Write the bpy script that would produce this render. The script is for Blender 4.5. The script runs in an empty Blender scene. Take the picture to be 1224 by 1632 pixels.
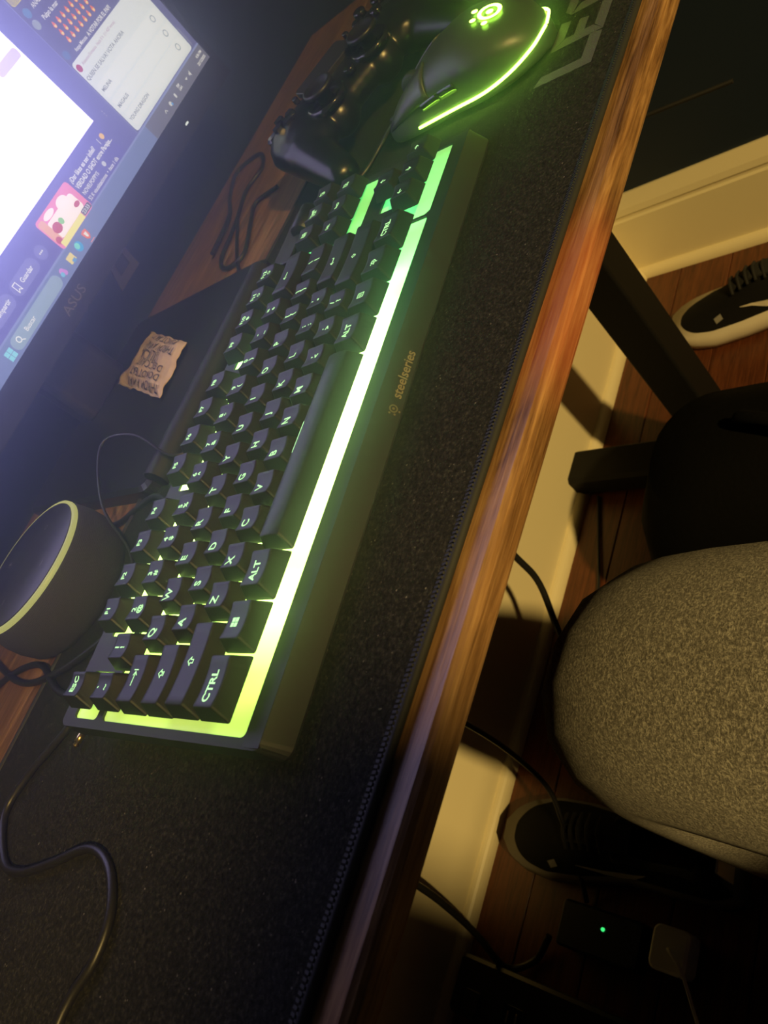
import bpy, bmesh, math, random
from mathutils import Vector, Matrix, noise
random.seed(7)
SC = bpy.context.scene
COL = SC.collection
PI = math.pi

# ------------------------------------------------------------------ camera
cam_d = bpy.data.cameras.new('camera'); cam = bpy.data.objects.new('camera', cam_d); COL.objects.link(cam)
SC.camera = cam
cam_d.sensor_fit = 'VERTICAL'; cam_d.sensor_height = 24.0
cam_d.lens = 24.0 * 1267.5 / 1632.0
cam_d.clip_start = 0.01
cam_d.dof.use_dof = True; cam_d.dof.focus_distance = 0.42; cam_d.dof.aperture_fstop = 14.0
_r = ((0.32616475, -0.68783260, -0.64846188), (-0.85916858, 0.07040488, -0.50682591), (0.39426628, 0.72244682, -0.56800061))
rx, ry, rz = [Vector(v) for v in _r]
cam.matrix_world = Matrix(((rx.x, -ry.x, -rz.x, -0.03337894), (rx.y, -ry.y, -rz.y, -0.18008214), (rx.z, -ry.z, -rz.z, 0.9347238), (0, 0, 0, 1)))

# ------------------------------------------------------------------ world, lamp, exposure
w = bpy.data.worlds.new('room'); SC.world = w; w.use_nodes = True
w.node_tree.nodes['Background'].inputs[0].default_value = (0.35, 0.33, 0.42, 1)
w.node_tree.nodes['Background'].inputs[1].default_value = 0.007
SC.view_settings.view_transform = 'Standard'; SC.view_settings.look = 'None'
SC.view_settings.gamma = 1; SC.view_settings.exposure = 0.0
SC.view_settings.use_curve_mapping = False
ld = bpy.data.lights.new('ceiling_lamp', 'AREA'); ld.shape = 'DISK'; ld.size = 0.11; ld.energy = 82; ld.color = (1.0, 0.68, 0.22)
lamp = bpy.data.objects.new('ceiling_lamp', ld); COL.objects.link(lamp)
lamp.location = (-0.42, -2.05, 2.15)
lamp.rotation_euler = (Vector((0.25, 0.2, 0.5)) - lamp.location).to_track_quat('-Z', 'Y').to_euler()
SC.cycles.max_bounces = 6
SC.cycles.caustics_reflective = False; SC.cycles.caustics_refractive = False
SC.cycles.use_denoising = True

# ------------------------------------------------------------------ materials
def mat(name, col=(.5, .5, .5), rough=.5, metal=0, emit=None, es=0, coat=0, spec=.5, bump=None, sheen=0):
    m = bpy.data.materials.new(name); m.use_nodes = True
    nt = m.node_tree; b = nt.nodes['Principled BSDF']
    b.inputs['Base Color'].default_value = (*col, 1); b.inputs['Roughness'].default_value = rough
    b.inputs['Metallic'].default_value = metal; b.inputs['Coat Weight'].default_value = coat
    b.inputs['Specular IOR Level'].default_value = spec
    if sheen: b.inputs['Sheen Weight'].default_value = sheen
    if emit: b.inputs['Emission Color'].default_value = (*emit, 1); b.inputs['Emission Strength'].default_value = es
    if bump:
        sc, st = bump
        tc = nt.nodes.new('ShaderNodeTexCoord'); n = nt.nodes.new('ShaderNodeTexNoise'); bp = nt.nodes.new('ShaderNodeBump')
        n.inputs['Scale'].default_value = sc; n.inputs['Detail'].default_value = 3; bp.inputs['Strength'].default_value = st
        bp.inputs['Distance'].default_value = 0.001
        nt.links.new(tc.outputs['Object'], n.inputs['Vector']); nt.links.new(n.outputs['Fac'], bp.inputs['Height'])
        nt.links.new(bp.outputs['Normal'], b.inputs['Normal'])
    return m
def ramp(nt, fac, stops):
    r = nt.nodes.new('ShaderNodeValToRGB'); e = r.color_ramp.elements
    e[0].position, e[0].color = stops[0][0], (*stops[0][1], 1)
    e[1].position, e[1].color = stops[-1][0], (*stops[-1][1], 1)
    for p, c in stops[1:-1]:
        k = e.new(p); k.color = (*c, 1)
    nt.links.new(fac, r.inputs[0]); return r.outputs[0]
def coords(nt, scale=(1, 1, 1), loc=(0, 0, 0)):
    tc = nt.nodes.new('ShaderNodeTexCoord'); mp = nt.nodes.new('ShaderNodeMapping')
    mp.inputs['Scale'].default_value = scale; mp.inputs['Location'].default_value = loc
    nt.links.new(tc.outputs['Object'], mp.inputs[0]); return mp.outputs[0]
def tex(nt, vec, sc, det=4, rough=.6, dist=0):
    n = nt.nodes.new('ShaderNodeTexNoise'); n.inputs['Scale'].default_value = sc; n.inputs['Detail'].default_value = det
    n.inputs['Roughness'].default_value = rough; n.inputs['Distortion'].default_value = dist
    nt.links.new(vec, n.inputs['Vector']); return n.outputs['Fac']
def mixc(nt, fac, a, b, mode='MIX'):
    m = nt.nodes.new('ShaderNodeMix'); m.data_type = 'RGBA'; m.blend_type = mode
    for v, s in ((fac, m.inputs[0]), (a, m.inputs[6]), (b, m.inputs[7])):
        if hasattr(v, 'links') or isinstance(v, bpy.types.NodeSocket): nt.links.new(v, s)
        elif isinstance(v, tuple): s.default_value = (*v, 1)
        else: s.default_value = v
    return m.outputs[2]
def bumpn(nt, h, st, dist=.001):
    bp = nt.nodes.new('ShaderNodeBump'); bp.inputs['Strength'].default_value = st; bp.inputs['Distance'].default_value = dist
    nt.links.new(h, bp.inputs['Height']); nt.links.new(bp.outputs['Normal'], nt.nodes['Principled BSDF'].inputs['Normal'])

def wood_mat(name, dark, mid, light, red=None, rough=.4):
    m = mat(name, mid, rough); nt = m.node_tree; b = nt.nodes['Principled BSDF']
    g = tex(nt, coords(nt, (22, 620, 620)), 1.0, 5, .7, .3)
    g2 = tex(nt, coords(nt, (7, 75, 75)), 1.0, 4, .6, 1.6)
    c = ramp(nt, g, ((.36, dark), (.5, mid), (.66, light)))
    c = mixc(nt, .55, c, ramp(nt, g2, ((.35, dark), (.52, mid), (.7, light))))
    if red:
        # one board of the veneer is redder: a smooth stained band in the wood itself
        sx = nt.nodes.new('ShaderNodeSeparateXYZ'); nt.links.new(coords(nt), sx.inputs[0])
        f = nt.nodes.new('ShaderNodeMapRange'); f.interpolation_type = 'SMOOTHSTEP'
        ab = nt.nodes.new('ShaderNodeMath'); ab.operation = 'SUBTRACT'; ab.inputs[1].default_value = red[0]
        ab2 = nt.nodes.new('ShaderNodeMath'); ab2.operation = 'ABSOLUTE'
        nt.links.new(sx.outputs[0], ab.inputs[0]); nt.links.new(ab.outputs[0], ab2.inputs[0]); nt.links.new(ab2.outputs[0], f.inputs[0])
        f.inputs['From Min'].default_value = red[1]; f.inputs['From Max'].default_value = red[2]
        f.inputs['To Min'].default_value = .75; f.inputs['To Max'].default_value = 0
        c = mixc(nt, f.outputs[0], c, mixc(nt, .5, c, (0.50, 0.10, 0.05)), 'MIX')
    nt.links.new(c, b.inputs['Base Color'])
    bumpn(nt, g, .35, .0006)
    return m

M = {}
M['desk_wood'] = wood_mat('desk_wood', (.050, .022, .010), (.24, .125, .048), (.48, .29, .13), red=(.205, .02, .07), rough=.38)
M['floor_wood'] = wood_mat('floor_wood', (.035, .010, .004), (.11, .032, .012), (.17, .055, .02), rough=.35)
M['wall'] = mat('navy_wall_paint', (.004, .014, .034), .6, bump=(300, .1))
M['trim'] = mat('cream_trim_paint', (.80, .72, .50), .35)
M['black_plastic'] = mat('black_plastic', (.012, .012, .013), .42)
M['gloss_black'] = mat('gloss_black', (.008, .008, .010), .12, coat=.4)
M['matte_black'] = mat('matte_black', (.014, .014, .015), .6)
M['metal_black'] = mat('powder_coated_black', (.005, .005, .005), .6, spec=.25)
M['case'] = mat('keyboard_case', (.024, .024, .024), .5, spec=.35)
M['keycap'] = mat('keycap_plastic', (.016, .016, .018), .42, spec=.3)
M['cable'] = mat('cable_rubber', (.015, .015, .016), .4)
M['white_plastic'] = mat('white_plastic', (.75, .74, .70), .35)
M['brass'] = mat('brass_tip', (.75, .6, .3), .3, metal=1)

def mouse_mat_material():
    m = mat('mat_cloth', (.02, .02, .02), .95, spec=.04); nt = m.node_tree; b = nt.nodes['Principled BSDF']
    v = coords(nt); n = tex(nt, v, 1500, 2, .6); n2 = tex(nt, v, 620, 3, .7)
    c = ramp(nt, n2, ((.3, (.010, .011, .008)), (.55, (.026, .026, .020)), (.70, (.058, .057, .042))))
    vo = nt.nodes.new('ShaderNodeTexVoronoi'); vo.inputs['Scale'].default_value = 420; nt.links.new(v, vo.inputs['Vector'])
    sp = ramp(nt, vo.outputs['Distance'], ((.0, (1, 1, 1)), (.14, (1, 1, 1)), (.22, (0, 0, 0))))
    wn = tex(nt, v, 260, 1, .5)
    sel = ramp(nt, wn, ((.60, (0, 0, 0)), (.72, (1, 1, 1))))
    f = mixc(nt, 1.0, sp, sel, 'MULTIPLY')
    c = mixc(nt, f, c, (.20, .19, .15))
    nt.links.new(c, b.inputs['Base Color']); bumpn(nt, n, .5, .0006)
    return m
M['mat'] = mouse_mat_material()
M['mat_edge'] = mat('mat_edge_stitching', (.018, .02, .019), .7)
M['mat_print'] = mat('mat_print_grey', (.075, .078, .07), .8, bump=(1500, .4))

def trouser_material():
    m = mat('grey_fleece', (.3, .3, .3), .95, sheen=.3); nt = m.node_tree; b = nt.nodes['Principled BSDF']
    v = coords(nt); n = tex(nt, v, 620, 4, .8); n2 = tex(nt, v, 900, 2, .6)
    c = ramp(nt, n, ((.36, (.07, .065, .06)), (.50, (.20, .19, .17)), (.62, (.50, .48, .44))))
    nt.links.new(c, b.inputs['Base Color']); bumpn(nt, n, 1.0, .0030)
    return m
M['trouser'] = trouser_material()
def fabric_speaker():
    m = mat('speaker_fabric', (.1, .1, .1), .9); nt = m.node_tree; b = nt.nodes['Principled BSDF']
    v = coords(nt, (1, 1, 1)); wv = nt.nodes.new('ShaderNodeTexWave'); wv.bands_direction = 'Z'; wv.inputs['Scale'].default_value = 330
    wv.inputs['Distortion'].default_value = 6; wv.inputs['Detail'].default_value = 3; wv.inputs['Detail Scale'].default_value = 8
    nt.links.new(v, wv.inputs['Vector'])
    c = ramp(nt, wv.outputs['Fac'], ((.2, (.014, .014, .019)), (.8, (.050, .050, .064))))
    nt.links.new(c, b.inputs['Base Color']); bumpn(nt, wv.outputs['Fac'], .5, .0006)
    return m
M['speaker_fabric'] = fabric_speaker()
def paper():
    m = mat('kraft_paper', (.62, .47, .32), .8); nt = m.node_tree; b = nt.nodes['Principled BSDF']
    n = tex(nt, coords(nt), 90, 4)
    nt.links.new(ramp(nt, n, ((.3, (.56, .42, .29)), (.7, (.72, .57, .41)))), b.inputs['Base Color']); bumpn(nt, n, .5, .002)
    return m
M['paper'] = paper()
M['ink'] = mat('packet_ink', (.06, .05, .06), .8)
def em(name, col, s): return mat(name, (.02, .02, .02), .5, emit=col, es=s)
M['legend'] = em('legend_backlight', (.50, 1.0, .42), 1.5)
M['mouse_glow'] = em('mouse_light', (.42, 1.0, .07), 18.0)
M['ring'] = em('speaker_ring_light', (.62, .62, .20), .75)
M['led_white'] = em('monitor_led', (.85, .95, 1.0), 1.2)
M['led_green'] = em('green_led', (.05, .9, .2), 1.2)

def tray_material():
    # light-emitting tray under the keys: yellow-green at the left end turning green at the right
    m = mat('backlight_tray', (.5, .5, .5), .5); nt = m.node_tree; b = nt.nodes['Principled BSDF']
    sx = nt.nodes.new('ShaderNodeSeparateXYZ'); nt.links.new(coords(nt), sx.inputs[0])
    mr = nt.nodes.new('ShaderNodeMapRange'); mr.inputs['From Min'].default_value = 0; mr.inputs['From Max'].default_value = .345
    nt.links.new(sx.outputs[0], mr.inputs[0])
    c = ramp(nt, mr.outputs[0], ((0, (.52, 1.0, .12)), (.25, (.60, 1.0, .22)), (.55, (.50, 1.0, .24)), (.72, (.16, 1.0, .22)), (1.0, (.08, 1.0, .20))))
    s = ramp(nt, mr.outputs[0], ((0, (.9,) * 3), (.06, (2.2,) * 3), (.14, (6.5,) * 3), (.5, (7.5,) * 3), (.7, (4.5,) * 3), (.83, (1.6,) * 3), (1.0, (.9,) * 3)))
    n = tex(nt, coords(nt, (1, 1, 1)), 34, 1, .4)
    n2 = ramp(nt, n, ((.38, (.72,) * 3), (.58, (1.15,) * 3)))
    nt.links.new(c, b.inputs['Emission Color'])
    mu = nt.nodes.new('ShaderNodeMath'); mu.operation = 'MULTIPLY'
    nt.links.new(s, mu.inputs[0]); nt.links.new(n2, mu.inputs[1]); nt.links.new(mu.outputs[0], b.inputs['Emission Strength'])
    return m
M['tray'] = tray_material()

# ------------------------------------------------------------------ helpers
def link(o, parent=None):
    COL.objects.link(o)
    if parent: o.parent = parent
    return o
def empty(name, loc=(0, 0, 0), rot=None, label=None, cat=None, group=None):
    o = bpy.data.objects.new(name, None); COL.objects.link(o); o.empty_display_size = .02
    o.location = loc
    if rot is not None: o.rotation_euler = rot
    tag(o, label, cat, group); return o
def tag(o, label=None, cat=None, group=None, kind=None):
    if label: o['label'] = label
    if cat: o['category'] = cat
    if group: o['group'] = group
    if kind: o['kind'] = kind
    return o
def mobj(name, verts, faces, m, parent=None, smooth=False):
    me = bpy.data.meshes.new(name); me.from_pydata([tuple(v) for v in verts], [], faces); me.update()
    bm = bmesh.new(); bm.from_mesh(me); bmesh.ops.recalc_face_normals(bm, faces=bm.faces); bm.to_mesh(me); bm.free()
    if m: me.materials.append(m)
    for p in me.polygons: p.use_smooth = smooth
    return link(bpy.data.objects.new(name, me), parent)
def bmobj(name, bm, m, parent=None, smooth=False):
    me = bpy.data.meshes.new(name); bm.to_mesh(me); bm.free()
    if m: me.materials.append(m)
    for p in me.polygons: p.use_smooth = smooth
    return link(bpy.data.objects.new(name, me), parent)
def rrect(x0, x1, y0, y1, r, n=4):
    pts = []
    for cx, cy, a in ((x1 - r, y0 + r, -PI / 2), (x1 - r, y1 - r, 0), (x0 + r, y1 - r, PI / 2), (x0 + r, y0 + r, PI)):
        for i in range(n + 1):
            t = a + i * PI / 2 / n; pts.append((cx + r * math.cos(t), cy + r * math.sin(t)))
    return pts
def loft(rings, cap0=True, cap1=True):
    """rings: list of equal-length closed loops of 3D points"""
    n = len(rings[0]); V = [p for r in rings for p in r]; F = []
    for k in range(len(rings) - 1):
        for i in range(n):
            j = (i + 1) % n; F.append((k * n + i, k * n + j, (k + 1) * n + j, (k + 1) * n + i))
    if cap0: F.append(tuple(range(n))[::-1])
    if cap1: F.append(tuple((len(rings) - 1) * n + i for i in range(n)))
    return V, F
def rbox(name, x0, x1, y0, y1, z0, z1, m, parent=None, r=.003, bev=.0015, smooth=False, n=4):
    rings = [[(x, y, z0) for x, y in rrect(x0 + bev, x1 - bev, y0 + bev, y1 - bev, max(r - bev, 1e-4), n)],
             [(x, y, z0 + bev) for x, y in rrect(x0, x1, y0, y1, r, n)],
             [(x, y, z1 - bev) for x, y in rrect(x0, x1, y0, y1, r, n)],
             [(x, y, z1) for x, y in rrect(x0 + bev, x1 - bev, y0 + bev, y1 - bev, max(r - bev, 1e-4), n)]]
    return mobj(name, *loft(rings), m, parent, smooth)
def tube(name, pts, r, m, parent=None, res=6, cyc=False, smooth_pts=True):
    cu = bpy.data.curves.new(name, 'CURVE'); cu.dimensions = '3D'; cu.bevel_depth = r; cu.bevel_resolution = 3; cu.resolution_u = res
    cu.use_fill_caps = True
    if smooth_pts:
        sp = cu.splines.new('BEZIER'); sp.bezier_points.add(len(pts) - 1)
        for i, p in enumerate(pts):
            b = sp.bezier_points[i]; b.co = p
            a = Vector(pts[max(i - 1, 0)]); c = Vector(pts[min(i + 1, len(pts) - 1)])
            if cyc: a = Vector(pts[i - 1]); c = Vector(pts[(i + 1) % len(pts)])
            t = (c - a) / 6 if (0 < i < len(pts) - 1 or cyc) else (c - a) / 3
            b.handle_left_type = b.handle_right_type = 'FREE'
            b.handle_left = Vector(p) - t; b.handle_right = Vector(p) + t
    else:
        sp = cu.splines.new('POLY'); sp.points.add(len(pts) - 1)
        for i, p in enumerate(pts): sp.points[i].co = (*p, 1)
    sp.use_cyclic_u = cyc
    o = bpy.data.objects.new(name, cu); cu.materials.append(m)
    COL.objects.link(o)
    me = curve_mesh(o); me.name = name
    COL.objects.unlink(o); bpy.data.objects.remove(o)
    o2 = bpy.data.objects.new(name, me)
    for p in me.polygons: p.use_smooth = True
    return link(o2, parent)
def curve_mesh(o):
    dg = bpy.context.evaluated_depsgraph_get(); dg.update()
    return bpy.data.meshes.new_from_object(o.evaluated_get(dg))
def shape2d(name, loops, z0, z1, m, parent=None):
    """flat prism of a 2D outline with holes"""
    cu = bpy.data.curves.new(name, 'CURVE'); cu.dimensions = '2D'; cu.fill_mode = 'BOTH'; cu.extrude = abs(z1 - z0) / 2
    for lp in loops:
        sp = cu.splines.new('POLY'); sp.points.add(len(lp) - 1); sp.use_cyclic_u = True
        for i, p in enumerate(lp): sp.points[i].co = (p[0], p[1], 0, 1)
    o = bpy.data.objects.new(name, cu); COL.objects.link(o); me = curve_mesh(o); COL.objects.unlink(o); bpy.data.objects.remove(o)
    me.transform(Matrix.Translation((0, 0, (z0 + z1) / 2))); me.materials.clear(); me.materials.append(m)
    return link(bpy.data.objects.new(name, me), parent)
_glyph = {}
def text_mesh(s, size, align='CENTER', bold=0.0, sx=1.0, shear=0.0, spacing=1.0, extrude=0.0, ls=1.0):
    key = (s, size, align, bold, sx, shear, spacing, extrude, ls)
    if key in _glyph: return _glyph[key]
    cu = bpy.data.curves.new('t', 'FONT'); cu.body = s; cu.size = size; cu.align_x = align; cu.align_y = 'CENTER'
    cu.offset = bold; cu.shear = shear; cu.space_character = spacing; cu.resolution_u = 3; cu.extrude = extrude; cu.space_line = ls
    o = bpy.data.objects.new('t', cu); COL.objects.link(o); me = curve_mesh(o); COL.objects.unlink(o); bpy.data.objects.remove(o)
    me.transform(Matrix.Diagonal((sx, 1, 1, 1))); me.materials.clear()
    _glyph[key] = me; return me
def text(name, s, size, m, loc, parent=None, rot=0, **k):
    me = text_mesh(s, size, **k).copy(); me.materials.append(m); me.name = name
    o = link(bpy.data.objects.new(name, me), parent); o.location = loc; o.rotation_euler = (0, 0, rot); return o
def disc_pts(cx, cy, r, n=20, ry=None):
    ry = ry or r
    return [(cx + r * math.cos(2 * PI * i / n), cy + ry * math.sin(2 * PI * i / n)) for i in range(n)]
def polymesh(name, polys, z, m, parent=None):
    V = []; F = []
    for p in polys:
        F.append(tuple(range(len(V), len(V) + len(p)))); V += [(x, y, z) for x, y in p]
    return mobj(name, V, F, m, parent)
def stroke(pts, wd, close=False):
    """thin quads along a polyline"""
    out = []; n = len(pts)
    for i in range(n if close else n - 1):
        a = Vector((*pts[i], 0)); b = Vector((*pts[(i + 1) % n], 0)); d = (b - a)
        if d.length < 1e-9: continue
        d.normalize(); q = Vector((-d.y, d.x, 0)) * wd / 2; e = d * wd / 2
        out.append([tuple((v)[:2]) for v in (a - q - e, b - q + e, b + q + e, a + q - e)])
    return out
def lathe(name, prof, m, parent=None, n=48, smooth=True, loc=(0, 0, 0)):
    V = []; F = []
    for r, z in prof:
        for i in range(n):
            t = 2 * PI * i / n; V.append((loc[0] + r * math.cos(t), loc[1] + r * math.sin(t), loc[2] + z))
    for k in range(len(prof) - 1):
        for i in range(n):
            j = (i + 1) % n; F.append((k * n + i, k * n + j, (k + 1) * n + j, (k + 1) * n + i))
    F.append(tuple(range(n))[::-1]); F.append(tuple((len(prof) - 1) * n + i for i in range(n)))
    return mobj(name, V, F, m, parent, smooth)

# ================================================================== ROOM
YW, XW = 0.545, 1.105
fl = mobj('floor', [(-1.6, -2.4, -.02), (XW, -2.4, -.02), (XW, YW, -.02), (-1.6, YW, -.02), (-1.6, -2.4, -.004), (XW, -2.4, -.004), (XW, YW, -.004), (-1.6, YW, -.004)],
          [(0, 1, 2, 3), (4, 5, 6, 7), (0, 1, 5, 4), (1, 2, 6, 5), (2, 3, 7, 6), (3, 0, 4, 7)], M['floor_wood']); tag(fl, kind='structure')
pw = .092; y = YW; k = 0
plank_me = {}
while y > -1.2:
    xs = [-1.6, XW] if k % 2 else [-1.6, -.35 + .17 * (k % 5), XW]
    for a, b_ in zip(xs[:-1], xs[1:]):
        bev = .0012
        rings = [[(x, yy, -.005) for x, yy in rrect(a + .0006, b_ - .0006, y - pw + .0006, y - .0006, .0004, 1)],
                 [(x, yy, -bev) for x, yy in rrect(a + .0006, b_ - .0006, y - pw + .0006, y - .0006, .0004, 1)],
                 [(x, yy, 0) for x, yy in rrect(a + .0006 + bev, b_ - .0006 - bev, y - pw + .0006 + bev, y - .0006 - bev, .0004, 1)]]
        mobj('floor_plank', *loft(rings), M['floor_wood'], fl)
    y -= pw; k += 1
def slab(name, x0, x1, y0, y1, z0, z1, m, parent=None):
    V = [(x0, y0, z0), (x1, y0, z0), (x1, y1, z0), (x0, y1, z0), (x0, y0, z1), (x1, y0, z1), (x1, y1, z1), (x0, y1, z1)]
    return mobj(name, V, [(0, 1, 2, 3), (4, 5, 6, 7), (0, 1, 5, 4), (1, 2, 6, 5), (2, 3, 7, 6), (3, 0, 4, 7)], m, parent)
tag(slab('wall_back', -1.6, XW + .1, YW, YW + .1, -.02, 2.5, M['wall']), kind='structure')
tag(slab('wall_right', XW, XW + .1, -2.4, YW, -.02, 2.5, M['wall']), kind='structure')
hz = slab('glare_box', -1.2, XW - .03, -.01, YW - .015, .7445, 1.6, None)  # scattering volume added over the desk to imitate lens glare around the screen
_m = bpy.data.materials.new('lens_glare'); _m.use_nodes = True; _n = _m.node_tree; _n.nodes.clear()
_o = _n.nodes.new('ShaderNodeOutputMaterial'); _v = _n.nodes.new('ShaderNodeVolumeScatter')
_v.inputs['Density'].default_value = 1.25; _v.inputs['Anisotropy'].default_value = .86; _v.inputs['Color'].default_value = (.62, .72, 1, 1)
_n.links.new(_v.outputs[0], _o.inputs['Volume']); hz.data.materials.append(_m); tag(hz, kind='structure')
def baseboard(name, pts_fn, L0, L1):
    # profile: (distance from wall, height)
    prof = [(0, 0), (.013, 0), (.013, .126), (.0105, .130), (.0105, .134), (.0135, .139), (.012, .150), (.006, .168), (.004, .174), (0, .174)]
    rings = [[pts_fn(L, d, h) for d, h in prof] for L in (L0, L1)]
    o = mobj(name, *loft(rings), M['trim']); tag(o, kind='structure')
    q = [(.013, 0)] + [(.013 + .013 * math.cos(t), .018 * math.sin(t)) for t in [i * PI / 12 for i in range(7)]]
    rings = [[pts_fn(L, d, h) for d, h in q] for L in (L0, L1)]
    mobj('quarter_round', *loft(rings), M['trim'], o, smooth=False)
    return o
baseboard('baseboard_back', lambda L, d, h: (L, YW - d, h), -1.6, XW)
baseboard('baseboard_right', lambda L, d, h: (XW - d, L, h), -2.4, YW)

# ================================================================== DESK
desk = empty('desk', (0, .26, 0), label='wooden topped desk with black steel legs standing against the navy wall', cat='desk')
def wl(o):  # child given in world coordinates
    p = o.parent
    mw = p.matrix_basis if p.parent is None else None
    o.matrix_parent_inverse = p.matrix_basis.inverted(); return o
X0, X1, DB = -.75, .80, .524
prof = [(0.0020, .7262), (0.0005, .7275), (0, .729), (0, .7365), (.0012, .7388), (.0035, .7400), (DB, .74), (DB, .7262)]
tt = mobj('tabletop', *loft([[(X, yy, zz) for yy, zz in prof] for X in (X0, X1)]), M['desk_wood'], desk); wl(tt)
for X in (.61, -.62):
    wl(rbox('leg_column', X, X + .05, .257, .308, .05, .70, M['metal_black'], desk, r=.004))
    wl(rbox('foot', X - .008, X + .055, -.05, .538, .006, .05, M['metal_black'], desk, r=.006, bev=.006))
    wl(rbox('top_bracket', X - .01, X + .06, .05, .50, .70, .7262, M['metal_black'], desk, r=.004))
    for yy in (-.02, .50):
        wl(lathe('foot_pad', [(.016, 0), (.018, .002), (.018, .006)], M['matte_black'], desk, n=16, loc=(X + .025, yy, 0)))
wl(rbox('crossbar', -.57, .61, .265, .30, .66, .70, M['metal_black'], desk, r=.004))

# ================================================================== DESK MAT
PT = .743
deskmat = empty('desk_mat', (.15, .16, .74), label='long black cloth desk mat with stitched edge, lying along the front of the desk', cat='desk mat')
MX0, MX1, MY0, MY1 = -.28, .62, .0165, .313
mt = rbox('mat_surface', MX0, MX1, MY0, MY1, .740, PT, M['mat'], deskmat, r=.010, bev=.0006, n=6); wl(mt)
ep = [(x, yy, .7422) for x, yy in rrect(MX0 - .0006, MX1 + .0006, MY0 - .0006, MY1 + .0006, .010, 6)]
wl(tube('edge_binding', ep, .0020, M['mat_edge'], deskmat, cyc=True, smooth_pts=False))
# stitches along the front edge: too many and too small to pick apart
V = []; F = []
xx = MX0 + .012
while xx < MX1 - .012:
    a = len(V)
    V += [(xx, MY0 - .0022, .7426), (xx + .0011, MY0 - .0022, .7426), (xx + .0016, MY0 + .0002, .7446), (xx + .0005, MY0 + .0002, .7446),
          (xx + .0016, MY0 + .0030, .7436), (xx + .0005, MY0 + .0030, .7436)]
    F += [(a, a + 1, a + 2, a + 3), (a + 3, a + 2, a + 4, a + 5)]
    xx += .0019
st = mobj('edge_stitches', V, F, mat('stitch_thread', (.022, .025, .022), .8), deskmat); wl(st); st['kind'] = 'stuff'
# printed word at the right front corner
def letter(polys, ox): return [[(ox + x + (yy * .12), MY0 + .018 + yy) for x, yy in p] for p in polys]
H = .036; T_ = .0085
L_ = [[(.000, 0), (T_, T_ * .6), (T_, H), (.0, H + .003)], [(0, 0), (.028, 0), (.031, T_), (T_, T_), (T_, T_ * .6)]]
E_ = [[(0, 0), (T_, T_), (T_, H - T_), (0, H)], [(0, 0), (.027, 0), (.030, T_ * .9), (T_, T_ * .9)], [(0, H), (.028, H), (.026, H - T_ * .9), (T_, H - T_ * .9)],
      [(T_, H / 2 - .0035), (.021, H / 2 - .0035), (.023, H / 2 + .0035), (T_, H / 2 + .0035)]]
G_ = [[(0, .006), (T_, .010), (T_, H - .010), (0, H - .006)], [(0, .006), (.006, 0), (.030, 0), (.030, T_ * .9), (T_, T_ * .9)], [(0, H - .006), (.006, H), (.030, H), (.032, H - T_ * .9), (T_, H - T_ * .9)],
      [(.023, T_ * .9), (.030, T_ * .9), (.030, H / 2 + .003), (.023, H / 2 + .003)], [(.015, H / 2 - .004), (.023, H / 2 - .004), (.023, H / 2 + .003), (.013, H / 2 + .003)]]
I_ = [[(0, 0), (T_, 0), (T_, H), (0, H)]]
O_ = [[(0, .006), (T_, .010), (T_, H - .010), (0, H - .006)], [(0, .006), (.006, 0), (.026, 0), (.032, .006), (.024, T_), (T_, T_)], [(0, H - .006), (.006, H), (.026, H), (.032, H - .006), (.024, H - T_), (T_, H - T_)],
      [(.024, T_), (.032, .006), (.032, H - .006), (.024, H - T_)]]
N_ = [[(0, 0), (T_, 0), (T_, H), (0, H)], [(.024, 0), (.032, 0), (.032, H), (.024, H)], [(0, H), (T_ + .003, H), (.032, 0), (.024 - .003, 0)]]
for nm, pl, ox in (('L', L_, .378), ('E', E_, .408), ('G', G_, .441), ('I', I_, .478), ('O', O_, .492), ('N', N_, .529)):
    wl(polymesh('printed_letter', letter(pl, ox), PT + .00015, M['mat_print'], deskmat))

# ================================================================== KEYBOARD
D = ((0.99604107, 0.08889430, 0.0), (-0.08848505, 0.99145549, 0.09584575), (0.00852014, -0.09546631, 0.99539620))
KT = (0, .08445913, .76833818)
KM = Matrix(((D[0][0], D[1][0], D[2][0], KT[0]), (D[0][1], D[1][1], D[2][1], KT[1]), (D[0][2], D[1][2], D[2][2], KT[2]), (0, 0, 0, 1)))
U = 19.05
kb = empty('keyboard', label='black tenkeyless gaming keyboard glowing green, resting on the desk mat', cat='keyboard')
kb.matrix_world = KM @ Matrix.Translation((.17, .05, -.022))
KBI = Matrix.Translation((-.17, -.05, .022))   # children are modelled in board coordinates
def K(o):
    o.matrix_parent_inverse = Matrix.Identity(4); o.matrix_basis = KBI @ o.matrix_basis; return o
mm = .001
DY = {0: 1.18, 1: .42, 2: 0, 3: -.18, 4: -.53, 5: 3.88}
DZ = {0: 1.57, 1: 1.5, 2: 0, 3: -.2, 4: 1.2, 5: .8}
def cx(u): return u * U - 3.4
def cy(r): return r * U + DY[r] - 3.7
def mmpts(p): return [(x * mm, yy * mm) for x, yy in p]
oX0, oX1, oY0, oY1 = -9.9, 351.4, -14.6, 122.6
outer = rrect(oX0, oX1, oY0, oY1, 4, 5)
xr = cx(15) + 1.4; nx0 = cx(15.25) - 1.4; nx1 = cx(18.25) + 1.6
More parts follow.
